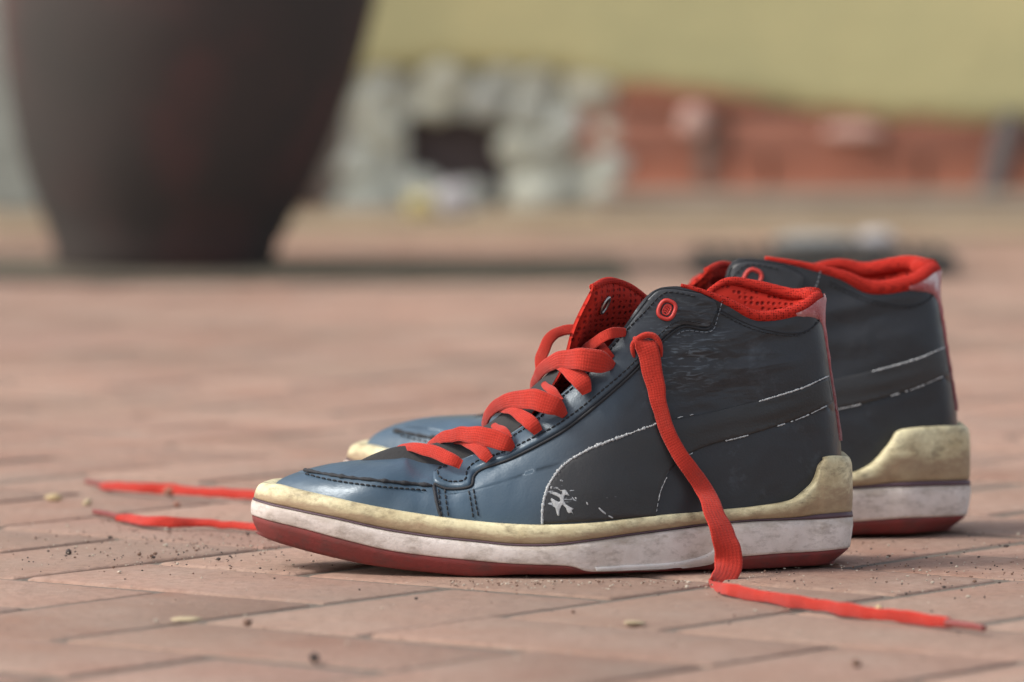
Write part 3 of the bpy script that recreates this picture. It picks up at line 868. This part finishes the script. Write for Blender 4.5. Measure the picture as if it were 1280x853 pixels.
lc('lace', [(636, 549, yy(636, -.031), 10, 20, .1), (628, 539, yy(628, -.026), 12, 25, .2), (616, 532, yy(616, -.012), 8, 40, .3)])

# long loose lace: out of the top eyelet, down the side, onto the bricks
hg = []
def onside(px, py, off, w, an, lean=0.):
    h = NEAR['hit'](px, py); p = h[0]+h[1]*off
    hg.append((p, w, an, lean))
h0 = NEAR['hit'](808, 424); hg.append((h0[0]-h0[1]*.004, 24, -14, 0))
onside(804, 427, .0030, 27, -16); onside(806, 434, .0050, 33, -14); onside(812, 452, .0045, 29, -8); onside(817, 480, .004, 25, -6); onside(823, 512, .004, 21, -8)
onside(833, 545, .004, 20, 8); onside(852, 580, .0055, 22, 25, .4); onside(874, 612, .0062, 27, 22, .6)
hg.append((L(893, 642, -.012), 33, 12, .7)); hg.append((L(905, 672, -.018), 36, 2, .5)); hg.append((L(911, 700, -.020), 36, -4, .1)); hg.append((L(907, 717, -.026), 34, -18, .2))
hg.append((L(896, 729, -.034), 27, -45, .3)); hg.append((L(889, 734, -.044), 19, -82, .4))
for px, py, w_, an in ((905, 741, 14, 75), (928, 746, 16, 88), (958, 751, 13, 76), (990, 757, 16, 90), (1025, 762, 13, 78), (1060, 768, 16, 84), (1100, 773, 13, 74), (1135, 777, 15, 86), (1165, 781, 13, 78), (1188, 784, 12, 84)):
    p = G(px, py+4); p.z = .0035; hg.append((p, w_+2, an-180, .35))
ag = []
for px, py in ((1184, 784), (1200, 786), (1215, 788), (1230, 791)):
    p = G(px, py+4); p.z = .0034; ag.append(p)
lace('lace', hg, near, aglet=ag, label='long loose red lace hanging down the side and across the bricks')
lk = []
for px, py, off in ((791, 447, .001), (789, 440, .003), (790, 432, .004), (796, 425, .0048), (805, 420, .005), (814, 421, .0048), (820, 428, .0045), (823, 437, .003), (824, 446, .001)):
    h = NEAR['hit'](px+2, py+1); lk.append(h[0]+h[1]*off)
lk = spline(lk, 5); mb = MB(); mb.add(*tube(lk, [.0004+.0013*math.sin(math.pi*i/(len(lk)-1))**.5 for i in range(len(lk))], 10))
fix_parent(mb.build('lace_fold', M['lace']), near)
# second loose end lying to the left, standing on its edge
def ground_lace(parent, pts, agl, label, tail=()):
    ks = []
    for px, py, w_, an, ln in pts:
        p = G(px, py+w_*.5); p.z = w_/2460*.5*abs(math.sin(math.radians(an)))+.0012; ks.append((p, w_, an, ln))
    for tx, ty, tz, an in tail: ks.append((Vector((tx, ty, tz)), 16, an, .3))
    a_ = [ks[0][0]+Vector((.003, 0, 0))]
    for px, py in agl[1:]:
        p = G(px, py+4.5); p.z = .0035; a_.append(p)
    return lace('lace', ks, parent, aglet=a_, label=label, thick=.0022)
ground_lace(near, [(147, 650, 9, 78, .5), (160, 649, 14, 60, .6), (185, 653, 17, 70, .75), (215, 655, 16, 84, .55), (250, 656, 13, 74, .8), (290, 659, 11, 82, .6), (340, 663, 12, 80, .7), (400, 668, 12, 80, .6)],
            [(152, 648), (140, 647), (118, 643)], 'loose red lace end trailing left past the toe, nearer one',
            [(-.045, .17, .003, 85), (.0, .150, .004, 80), (.025, .125, .020, 60), (.045, .100, .055, 30), (.060, .078, .088, 10)])
ground_lace(far, [(126, 609, 9, 80, .6), (136, 609, 14, 70, .5), (170, 611, 17, 84, .7), (205, 612, 18, 76, .5), (240, 616, 16, 88, .8), (290, 619, 16, 80, .6), (350, 624, 15, 84, .7), (430, 628, 14, 84, .6)],
            [(134, 610), (124, 608), (108, 605)], 'loose red lace end trailing left past the toe, farther one',
            [(-.03, .40, .003, 85), (.03, .36, .004, 80), (.065, .325, .02, 60), (.09, .300, .06, 30), (.115, .272, .098, 10)])

# ---- far shoe
def XFORM(p):
    x = .0558+1.109*p.x
    return Vector((x, .1875 + p.y*1.08 - .13*(x-.2), p.z*1.035*(1+.25*max(0, -.02-p.x))))
cup_far = [((1008, 574), (1010, 646), (1008, 689), (1004, 710)), ((982, 580), (990, 647), (988, 690), (985, 712)),
           ((968, 600), (968, 648), (965, 692), (962, 713)), ((950, 622), (945, 650), (942, 694), (940, 714)),
           ((925, 634), (918, 652), (915, 697), (915, 716))]
FAR = build_shoe(far, dict(badge=(805, 384), cup=cup_far, toe_up=11, flap_shift=33, tongue=(22, 14), far=True, dark_stay=True))
XF = XFORM; XFORM = None
# far shoe laces across its throat (mostly hidden behind the near shoe)
def fl(keys):
    ks = []
    for px, py, y, w_, an, ln in keys: ks.append((XF(L(px, py, y)), w_, an, ln))
    lace('lace', ks, far)
for dx, dy in ((0, 0), (62, -42), (118, -92)):
    fl([(641+dx, 560+dy, yy(641+dx, -.033), 10, 50, .1), (606+dx, 549+dy, yy(606+dx, -.030), 20, 88, .2), (578+dx, 546+dy, yy(578+dx, -.015), 18, 95, .3), (545+dx, 556+dy, yy(545+dx, .006), 12, 105, .7), (532+dx, 568+dy, yy(532+dx, .020), 10, 100, .7)])
fl([(781-20, 430, yy(761, -.026), 14, 75, .2), (755, 400, yy(755, -.020), 16, 85, .3), (745, 385, yy(745, -.010), 16, 85, .3), (735, 392, yy(735, .010), 14, 120, .4)])

# ------------------------------------------------------------------ pavement: herringbone bricks on sand
def brick_mat(name, cols, dirt):
    m, nt, b = nodes(name); k = NB(nt)
    oi = k.n('ShaderNodeObjectInfo'); v = k.coord('Object')
    ge = k.n('ShaderNodeNewGeometry'); mp = k.n('ShaderNodeMapping'); k.l(ge.outputs['Position'], mp.inputs[0]); wv = mp.outputs[0]
    c = k.ramp(oi.outputs['Random'], [(0, cols[0]), (.35, cols[1]), (.7, cols[2]), (1, cols[3])])
    n1 = k.noise(wv, 14, 5, .65); c = k.mix(k.ramp(n1, [(.35, g3(0)), (.7, g3(.6))]), c, dirt)
    n2 = k.noise(wv, 160, 5, .7); c = k.mix(k.ramp(n2, [(.3, g3(.5)), (.55, g3(0))]), c, tuple(x*.5 for x in cols[0]))
    n4 = k.noise(wv, 420, 3, .7); c = k.mix(k.ramp(n4, [(.64, g3(0)), (.72, g3(.7))]), c, (.09, .06, .05))
    n5 = k.noise(wv, 330, 2, .5); c = k.mix(k.ramp(n5, [(.68, g3(0)), (.76, g3(.6))]), c, (.55, .47, .40))
    n6 = k.noise(wv, 2.2, 3, .6); c = k.mix(k.ramp(n6, [(.42, g3(0)), (.62, g3(.5))]), c, (.24, .18, .135))
    k.l(c, b.inputs['Base Color']); b.inputs['Roughness'].default_value = .82; b.inputs['Specular IOR Level'].default_value = .3
    nr = k.bump(k.noise(wv, 55, 5, .7), .8, .003); nr = k.bump(k.noise(wv, 700, 4, .8), .7, .0012, nr)
    k.l(nr, b.inputs['Normal']); return m
M['brick'] = brick_mat('paving_brick', [(.31, .165, .115), (.38, .215, .155), (.44, .265, .195), (.35, .20, .15)], (.46, .35, .28))
def sand_mat():
    m, nt, b = nodes('joint_sand'); k = NB(nt); v = k.coord('Object')
    c = k.ramp(k.noise(v, 700, 4, .8), [(.35, (.16, .13, .10)), (.6, (.28, .225, .18)), (.75, (.42, .37, .30))])
    k.l(c, b.inputs['Base Color']); b.inputs['Roughness'].default_value = .95
    k.l(k.bump(k.noise(v, 500, 4, .8), 1, .003), b.inputs['Normal']); return m
M['sand'] = sand_mat()
gv = [(-90, -20, -.0015), (90, -20, -.0015), (90, 160, -.0015), (-90, 160, -.0015)]
ground = tag(mesh_obj('pavement', [Vector(v) for v in gv], [(0, 1, 2, 3)], M['sand'], smooth=False), kind='structure')
def brick_mesh(seed, lx=.2, ly=.1, lz=.05, joint=.0035):
    r = random.Random(seed); bm = bmesh.new()
    bmesh.ops.create_cube(bm, size=1)
    for v in bm.verts:
        v.co = Vector((v.co.x*(lx-joint)+r.uniform(-.0008, .0008), v.co.y*(ly-joint)+r.uniform(-.0008, .0008), (v.co.z-.5)*lz))
    top = [e for e in bm.edges if all(v.co.z > -.01 for v in e.verts)] + [e for e in bm.edges if abs(e.verts[0].co.z-e.verts[1].co.z) > .02]
    bmesh.ops.bevel(bm, geom=top, offset=.0034, segments=2, profile=.6, affect='EDGES')
    for v in bm.verts: v.co.z += r.uniform(-.0003, .0002)
    me = bpy.data.meshes.new('brick'); bm.to_mesh(me); bm.free(); me.materials.append(M['brick'])
    me.polygons.foreach_set('use_smooth', [True]*len(me.polygons))
    return me
variants = [brick_mesh(s, joint=.006+.0018*(s % 3)) for s in range(8)]
TH = math.radians(-37); U = .1
ct, st_ = math.cos(TH), math.sin(TH)
OFF = Vector((.03, .02))
cand = []
for ix in range(-110, 111):
    for iy in range(-110, 111):
        kk = (ix-iy) % 4
        if kk == 0: c, rot = ((ix+1)*U, (iy+.5)*U), 0
        elif kk == 3: c, rot = ((ix+.5)*U, (iy+1)*U), math.pi/2
        else: continue
        x = c[0]*ct-c[1]*st_+OFF.x; y = c[0]*st_+c[1]*ct+OFF.y
        if y < -1.6 or y > 4.97 or abs(x) > 3.2: continue
        D = y+DN; hw = D*.0892
        vis = y > -.55 and abs(x) < hw+.12
        cand.append((0 if vis else 1, D + (0 if vis else abs(x)), x, y, rot+TH))
cand.sort()
rb = random.Random(3); vrest = MB(); CN = 0
for i, (nv_, D, x, y, rt) in enumerate(cand):
    dz = rb.uniform(-.0005, .0010); 
    if i < 290:
        o = bpy.data.objects.new('brick', variants[rb.randrange(8)]); COL.objects.link(o); o.parent = ground
        if -.3 < y < .5: dz *= .5
        o.location = (x, y, dz-.0005); o.rotation_euler = (rb.uniform(-.004, .004), rb.uniform(-.004, .004), rt+rb.uniform(-.008, .008)+(math.pi if rb.random() < .5 else 0))
    else:
        a = rt+rb.uniform(-.008, .008); hx, hy = .0965, .0465; b_ = .002
        q = []
        for (sx, sy, z) in ((-hx, -hy, -.012), (hx, -hy, -.012), (hx, hy, -.012), (-hx, hy, -.012), (-hx+b_, -hy+b_, 0), (hx-b_, -hy+b_, 0), (hx-b_, hy-b_, 0), (-hx+b_, hy-b_, 0)):
            q.append(Vector((x+sx*math.cos(a)-sy*math.sin(a), y+sx*math.sin(a)+sy*math.cos(a), z+dz)))
        vrest.add(q, [(4, 5, 6, 7), (0, 1, 5, 4), (1, 2, 6, 5), (2, 3, 7, 6), (3, 0, 4, 7)])
o = vrest.build('outer_bricks', M['brick'], None, False); o.parent = ground; o['kind'] = 'stuff'

# grit and crumbs scattered on the bricks
def grit(name, n, area, szr, cols, seed, label, cat='grit'):
    r = random.Random(seed); vs = []; fs = []; fm = []
    ico = bmesh.new(); bmesh.ops.create_icosphere(ico, subdivisions=1, radius=1)
    iv = [v.co.copy() for v in ico.verts]; iF = [tuple(v.index for v in f.verts) for f in ico.faces]; ico.free()
    for i in range(n):
        px, py = area(r); p = G(px, py); s = r.uniform(*szr)*(1 if r.random() < .9 else 1.8)
        b = len(vs); sx, sy, sz = s*r.uniform(.7, 1.4), s*r.uniform(.7, 1.4), s*r.uniform(.5, .9)
        vs += [Vector((p.x+v.x*sx*r.uniform(.8, 1.2), p.y+v.y*sy*r.uniform(.8, 1.2), .0008+sz*.4+v.z*sz)) for v in iv]
        fs += [tuple(q+b for q in f) for f in iF]; ci = r.randrange(len(cols)); fm += [ci]*len(iF)
    o = mesh_obj(name, vs, fs, None, None, False, None, cols, fm)
    return tag(o, label, cat, kind='stuff')
gm = [simple('dark_grit', (.05, .035, .03), .8), simple('brown_grit', (.16, .09, .06), .8), simple('pale_grit', (.45, .38, .30), .7)]
def area1(r):
    k = r.random()
    if k < .45: return (r.gauss(230, 110), r.gauss(680, 18))
    if k < .8: return (r.uniform(880, 1290), r.gauss(712, 22))
    return (r.uniform(-10, 1290), r.uniform(600, 830))
grit('grit', 1100, area1, (.0002, .0007), gm, 4, 'fine dark and pale grit scattered over the paving bricks')
def area2(r):
    x = r.uniform(560, 900); return (x, 728+abs(r.gauss(0, 5)))
grit('grit', 160, area2, (.0003, .0007), [gm[2], gm[1]], 9, 'crumbs of sand along the front edge of the front shoe', 'sand')

def lump(name, p, s, mat, label, cat, sub=2, amp=.25, seed=0, parent=None, kind=None):
    bm = bmesh.new(); bmesh.ops.create_icosphere(bm, subdivisions=sub, radius=1)
    for v in bm.verts:
        d = 1+amp*noise.noise(v.co*1.3+Vector((seed*3.1, seed*1.7, 0)))*1.6; v.co = Vector((v.co.x*s[0], v.co.y*s[1], v.co.z*s[2]))*d
    me = bpy.data.meshes.new(name); bm.to_mesh(me); bm.free(); me.materials.append(mat); me.polygons.foreach_set('use_smooth', [True]*len(me.polygons))
    o = bpy.data.objects.new(name, me); COL.objects.link(o); o.location = p
    if label: tag(o, label, cat)
    if parent: o.parent = parent
    return o
M['seed'] = simple('dry_seed', (.50, .38, .20), .6, 0, ((300, .5, .001),))
M['brown'] = simple('brown_husk', (.30, .12, .07), .7)
M['leaf'] = simple('dry_leaf', (.42, .33, .20), .7)
def gl(px, py, z): p = G(px, py); p.z = z; return p
lump('seed', gl(67, 627, .002), (.0050, .003, .0024), M['seed'], 'pale yellow seed on the bricks left of the lace tips', 'seed', 2, .2, 1)
lump('husk', gl(109, 632, .0015), (.003, .003, .0022), M['leaf'], 'small dull husk between the pale seed and the nearer lace tip', 'husk', 1, .4, 2)
lump('husk', gl(213, 622, .0035), (.0042, .0025, .0028), M['brown'], 'orange brown husk lying against the farther left lace', 'husk', 2, .2, 3)
lump('pebble', gl(221, 634, .0015), (.0022, .002, .0017), M['brown'], 'dark brown pebble between the two left laces', 'pebble', 1, .3, 4)
lump('pebble', gl(86, 693, .0012), (.0018, .0018, .0015), gm[0], 'dark speck of gravel near the left joint', 'pebble', 1, .3, 5)
lump('pebble', gl(309, 784, .002), (.0026, .0026, .0022), gm[1], 'blurred brown pebble on the foreground joint left of the middle', 'pebble', 1, .3, 6)
lump('pebble', gl(393, 828, .002), (.0028, .0028, .0022), gm[0], 'blurred dark pebble on the brick nearest the bottom edge', 'pebble', 1, .3, 7)
lump('pebble', gl(1070, 835, .002), (.0028, .0028, .0022), gm[1], 'blurred brown pebble at the bottom right foreground', 'pebble', 1, .3, 8)
lump('seed', gl(1098, 770, .003), (.0030, .0022, .0022), M['seed'], 'small pale seed caught beside the red lace at right', 'seed', 1, .3, 9)
lump('dry_leaf', gl(234, 778, .0015), (.0075, .006, .0010), M['leaf'], 'pale yellow leaf scrap on the foreground bricks at left', 'leaf', 2, .3, 10)
lump('dry_leaf', gl(793, 782, .0012), (.0055, .004, .0010), M['leaf'], 'tiny cream leaf scrap on the bricks below the front shoe', 'leaf', 2, .3, 11)

# ------------------------------------------------------------------ background
def scale_at(y): return FP/((y+DN)*CP+.02)
# large dark planter
PY = 3.45
pc = G(206, 343); PYc = pc.y+.113
def pot_mat():
    m, nt, b = nodes('dark_glazed_clay'); k = NB(nt); v = k.coord('Object')
    n = k.noise(v, 5, 4, .6, .4)
    c = k.ramp(n, [(.3, (.054, .049, .044)), (.5, (.064, .052, .047)), (.62, (.09, .054, .049)), (.75, (.12, .068, .048))])
    k.l(c, b.inputs['Base Color']); b.inputs['Roughness'].default_value = .9; b.inputs['Specular IOR Level'].default_value = .2
    k.l(k.bump(k.noise(v, 60, 4), .3, .004), b.inputs['Normal']); return m
M['pot'] = pot_mat(); M['soil'] = simple('dark_soil', (.05, .035, .025), .95, 0, ((120, 1, .01),))
pot = empty('plant_pot', (pc.x-.008, PYc, 0), 'big dark brown flared clay pot behind on the left', 'plant pot')
def lathe(name, prof, mat, parent, seg=64, cx=0, cy=0, ribs=0):
    vs = []
    for r_, z in prof:
        for s in range(seg):
            a = 2*math.pi*s/seg; vs.append(Vector((r_*math.cos(a)+z*.095, r_*math.sin(a), z)))
    o = mesh_obj(name, vs, grid_faces(len(prof), seg, False, True, True), mat); o.parent = parent; return o
lathe('body', [(0.0, .001), (.112, .001), (.118, .008), (.123, .03), (.137, .06), (.154, .095), (.169, .135), (.184, .19), (.195, .24), (.203, .29), (.203, .35), (.204, .41), (.203, .44), (.190, .44), (.186, .40), (.17, .30)], M['pot'], pot)
lathe('rim', [(.2025, .425), (.214, .430), (.219, .445), (.217, .465), (.205, .472), (.192, .466), (.190, .441)], M['pot'], pot)
lathe('soil', [(.0, .415), (.08, .418), (.15, .412), (.187, .405)], M['soil'], pot)
# dark brownish strip across the ground in front of the wall
def strip(name, x0, x1, y0, y1, z, mat, kind='structure', th=.03):
    vs = [Vector(v) for v in ((x0, y0, z-th), (x1, y0, z-th), (x1, y1, z-th), (x0, y1, z-th), (x0, y0, z), (x1, y0, z), (x1, y1, z), (x0, y1, z))]
    o = mesh_obj(name, vs, [(4, 5, 6, 7), (0, 1, 5, 4), (1, 2, 6, 5), (2, 3, 7, 6), (3, 0, 4, 7), (3, 2, 1, 0)], mat, smooth=False)
    return o
def dark_strip_mat():
    m, nt, b = nodes('dark_strip_surface'); k = NB(nt); v = k.coord('Object')
    n = k.noise(v, 9, 5, .6)
    k.l(k.ramp(n, [(.35, (.065, .055, .036)), (.6, (.11, .088, .06)), (.75, (.17, .125, .09))]), b.inputs['Base Color'])
    b.inputs['Roughness'].default_value = .95
    k.l(k.bump(k.noise(v, 100, 4), .6, .005), b.inputs['Normal']); return m
M['dark_strip'] = dark_strip_mat()
d0, d1 = G(0, 354).y, G(0, 323).y
tag(strip('dark_ground_strip', -3.0, .12, d0, d1, .0035, M['dark_strip']), 'dark strip running across the ground behind the shoes', kind='structure')
# sandy strip at the foot of the wall
def tan_mat():
    m, nt, b = nodes('sandy_earth'); k = NB(nt); v = k.coord('Object')
    n = k.noise(v, 6, 5, .65)
    k.l(k.ramp(n, [(.35, (.22, .16, .10)), (.6, (.36, .27, .18)), (.75, (.42, .30, .21))]), b.inputs['Base Color'])
    b.inputs['Roughness'].default_value = .95
    k.l(k.bump(k.noise(v, 80, 4), .8, .006), b.inputs['Normal']); return m
M['tan'] = tan_mat()
WY = 5.0
tag(strip('sandy_path', -3.2, 3.2, G(0, 297).y, WY+.1, .006, M['tan']), kind='structure')

# wall: yellow plaster above a plinth of rubble and brick
def plaster():
    m, nt, b = nodes('yellow_plaster'); k = NB(nt); v = k.coord('Object')
    n = k.noise(v, 2.2, 5, .6); n2 = k.noise(k.coord('Object', (1, 1, 3)), 7, 4, .6)
    c = k.ramp(n, [(.3, (.40, .385, .21)), (.5, (.54, .50, .26)), (.7, (.64, .57, .29))])
    c = k.mix(k.ramp(n2, [(.5, g3(0)), (.75, g3(.4))]), c, (.44, .41, .22))
    k.l(c, b.inputs['Base Color']); b.inputs['Roughness'].default_value = .9
    k.l(k.bump(k.noise(v, 40, 4), .5, .006), b.inputs['Normal']); return m
M['plaster'] = plaster()
def stone_mat(name, cols):
    m, nt, b = nodes(name); k = NB(nt); v = k.coord('Object'); oi = k.n('ShaderNodeObjectInfo')
    c = k.ramp(oi.outputs['Random'], [(0, cols[0]), (.3, cols[1]), (.65, cols[2]), (1, cols[3])])
    c = k.mix(k.ramp(k.noise(v, 25, 4), [(.4, g3(0)), (.7, g3(.5))]), c, tuple(x*.65 for x in cols[1]))
    k.l(c, b.inputs['Base Color']); b.inputs['Roughness'].default_value = .9
    k.l(k.bump(k.noise(v, 60, 4), .6, .006), b.inputs['Normal']); return m
M['stone'] = stone_mat('rubble_stone', [(.50, .51, .44), (.66, .67, .58), (.72, .71, .56), (.42, .42, .37)])
M['wbrick'] = stone_mat('red_wall_brick', [(.52, .20, .12), (.46, .18, .11), (.42, .18, .12), (.56, .24, .14)])
M['mortar'] = simple('mortar', (.24, .20, .16), .95, 0, ((80, .6, .004),))
M['cavity'] = simple('dark_cavity', (.075, .055, .052), .95)
def at(px, py): return L(px, py, WY)
wall = empty('plaster_wall', (0, WY, 0), 'yellow plastered wall with rubble and red brick along its foot', 'wall')
def wp(o): fix_parent(o, wall); return o
# plaster face, its ragged lower edge stepping down to the right; one face with thickness .02 in front of core
low_edge = [(-2200, 95), (-600, 95), (300, 92), (430, 96), (520, 84), (600, 84), (700, 92), (745, 104), (800, 112), (860, 117), (950, 128), (1050, 142), (1150, 150), (1280, 154), (1500, 156), (2500, 160)]
le = spline([Vector((a, b, 0)) for a, b in low_edge], 6)
vs = []; 
for p in le:
    q = at(p.x, p.y); q.z += noise.noise(Vector((p.x*.03, 0, 0)))*.006
    for y_, z_ in ((WY+.05, q.z-.0), (WY-.004, q.z+.0), (WY-.016, q.z+.010), (WY-.018, q.z+.03), (WY-.018, 2.4), (WY+.25, 2.4)): vs.append(Vector((q.x, y_, z_)))
wp(mesh_obj('plaster', vs, grid_faces(len(le), 6), M['plaster']))
wp(strip('core', vs[0].x, vs[-1].x, WY+.045, WY+.24, 2.39, M['mortar'], th=2.39))
cb = strip('mortar_bed', at(775, 0).x, vs[-1].x, WY+.008, WY+.045, .17, M['mortar'], th=.16); wp(cb)
cb = strip('mortar_bed', vs[0].x, at(432, 0).x, WY+.008, WY+.045, .17, M['mortar'], th=.16); wp(cb)
# rubble stones
rs = random.Random(12); hole = (568, 188, 62, 44)
sc = scale_at(WY)
placed = []
for t in range(900):
    px = rs.uniform(425, 775); py = rs.uniform(92, 262); r_ = rs.uniform(22, 44)
    if abs((px-hole[0])/(hole[2]+r_*.5))**2.5 + abs((py-hole[1])/(hole[3]+r_*.45))**2.5 < 1: continue
    if 598 < px < 640 and 215 < py < 265: continue
    if any(math.hypot(px-a, (py-b)*1.25) < (r_+c)*.80 for a, b, c in placed): continue
    placed.append((px, py, r_))
for i, (px, py, r_) in enumerate(placed):
    p = at(px, py); p.y = WY+.015
    lump('stone', p-wall.location, (r_/sc*1.08, .03, r_/sc*.9), M['stone'], None, None, 2, .22, i, wall)
M['lime'] = simple('lime_mortar', (.52, .52, .44), .95, 0, ((60, .6, .005),))
zt, zb = at(0, 146).z, at(0, 232).z
wp(strip('mortar_bed', at(425, 0).x, at(508, 0).x, WY+.010, WY+.0445, .185, M['lime'], th=.18))
wp(strip('mortar_bed', at(630, 0).x, at(778, 0).x, WY+.010, WY+.0445, .185, M['lime'], th=.18))
wp(strip('mortar_bed', at(508, 0).x+.0002, at(630, 0).x-.0002, WY+.010, WY+.0445, .185, M['lime'], th=.185-zt))
wp(strip('mortar_bed', at(508, 0).x+.0002, at(600, 0).x, WY+.010, WY+.0445, zb, M['lime'], th=zb-.006))
hb = strip('cavity', at(508, 0).x, at(630, 0).x, WY+.040, WY+.0447, zt+.002, M['cavity'], th=zt-.004); wp(hb)
# brick plinth at the right and far left
mesh_wb = []
for s in range(4):
    r = random.Random(s+50); bm = bmesh.new(); bmesh.ops.create_cube(bm, size=1)
    for v in bm.verts: v.co = Vector((v.co.x*.205+r.uniform(-.003, .003), v.co.y*.04, v.co.z*.058+r.uniform(-.002, .002)))
    bmesh.ops.bevel(bm, geom=list(bm.edges), offset=.004, segments=2, affect='EDGES')
    me = bpy.data.meshes.new('brick'); bm.to_mesh(me); bm.free(); me.materials.append(M['wbrick']); mesh_wb.append(me)
rw = random.Random(8)
for row in range(3):
    z = .062 + row*.046 if False else .045+row*.064
    x = at(770, 0).x + .105 + (.0 if row % 2 == 0 else -.06)
    while x < 1.6:
        if not (row == 2 and x > at(1250, 0).x+.3):
            o = bpy.data.objects.new('brick', mesh_wb[rw.randrange(4)]); COL.objects.link(o); o.parent = wall
            if x-.1 > at(690, 0).x:
                o.location = (x, .012+rw.uniform(-.006, .006), z+rw.uniform(-.002, .002)); o.rotation_euler = (0, rw.uniform(-.02, .02), rw.uniform(-.03, .03))
            else: bpy.data.objects.remove(o)
        x += .213
    x = at(395, 0).x-.11
    while x > -1.5:
        o = bpy.data.objects.new('brick', mesh_wb[rw.randrange(4)]); COL.objects.link(o); o.parent = wall
        o.location = (x, .012+rw.uniform(-.006, .006), z); o.rotation_euler = (0, rw.uniform(-.02, .02), 0); x -= .213
pl = strip('pillar', -1.9, at(150, 0).x, WY-.16, WY-.02, 2.3, simple('grey_render', (.30, .31, .27), .9, 0, ((20, .6, .01),)), th=2.29); tag(pl, 'grey rendered pillar behind the left side of the big pot', 'pillar')
# footing in front of the brick plinth
def foot_mat():
    m, nt, b = nodes('worn_footing'); k = NB(nt); v = k.coord('Object')
    k.l(k.ramp(k.noise(v, 9, 5, .6), [(.35, (.25, .20, .15)), (.6, (.33, .27, .21)), (.75, (.30, .19, .14))]), b.inputs['Base Color']); b.inputs['Roughness'].default_value = .95
    return m
M['foot'] = foot_mat()
wp(strip('footing', at(745, 0).x, 1.7, WY-.30, WY-.005, .030, M['foot'], th=.028))
# small things at the foot of the wall
M['pale'] = simple('pale_stone', (.42, .40, .40), .8); M['ochre'] = simple('ochre_stone', (.45, .38, .16), .9); M['rosy'] = simple('rosy_stone', (.62, .40, .33), .7)
def low(px, py, s, mat, label, cat, seed, yb=None):
    p = G(px, py) if yb is None else L(px, py, yb); p.z = max(p.z, 0)+s[2]*.8+(.006 if yb is None else 0)
    return lump('stone' if cat == 'stone' else cat, p, s, mat, label, cat, 2, .2, seed)
low(566, 276, (.030, .02, .024), M['pale'], 'pale grey stone lying under the dark gap in the rubble', 'stone', 21)
low(528, 276, (.022, .02, .018), M['ochre'], 'ochre stone to the left of the pale grey one', 'stone', 22)
low(436, 255, (.026, .02, .03), M['stone'], 'grey stone leaning at the left end of the rubble', 'stone', 23)
o = strip('cavity', at(872, 0).x, at(890, 0).x, WY-.020, WY+.01, .145, simple('dull_brown_render', (.22, .16, .125), .9), th=.105); wp(o)
def on_wall(px, py, s, mat, label, seed): 
    p = L(px, py, WY-.02); o = lump('stone', p-wall.location, s, mat, None, None, 2, .15, seed, wall); return o
on_wall(866, 152, (.022, .012, .022), M['rosy'], '', 31); on_wall(1068, 165, (.045, .012, .010), M['rosy'], '', 32)
# dark pipe leaning at the right end, dark tray with pale stones in front of it
mb = MB(); mb.add(*tube([L(1226, 290, WY-.10), L(1240, 240, WY-.06), L(1254, 190, WY-.045), L(1263, 158, WY-.03), L(1266, 146, WY+.04)], .018, 16))
tag(mb.build('drain_pipe', simple('dull_dark_pipe', (.10, .085, .08), .8)), 'short dark leaning pipe stub at the right end of the brick plinth', 'pipe')
y0 = G(1000, 347).y
tray = empty('drain_grate', (at(1025, 0).x, y0, 0), 'low dark metal grate lying on the bricks behind the farther shoe', 'grate')
gmat = simple('dark_metal', (.045, .043, .04), .6)
xa, xb = G(868, 345).x, G(1195, 345).x
o = strip('frame', xa, xb, y0, y0+.22, .020, gmat, th=.017); fix_parent(o, tray)
for k in range(14):
    x = xa+.012+(xb-xa-.024)*k/13; o = strip('bar', x-.004, x+.004, y0+.01, y0+.21, .026, gmat, th=.0055); fix_parent(o, tray)
lump('stone', Vector((G(1083, 330).x, y0+.13, .035)), (.022, .020, .010), M['pale'], 'white stone on the right part of the dark grate', 'stone', 2, .2, 41)
lump('stone', Vector((G(1010, 330).x, y0+.13, .033)), (.050, .03, .008), simple('grey_stone', (.28, .28, .27), .8), 'flat grey stone on the middle of the dark grate', 'stone', 2, .2, 42)
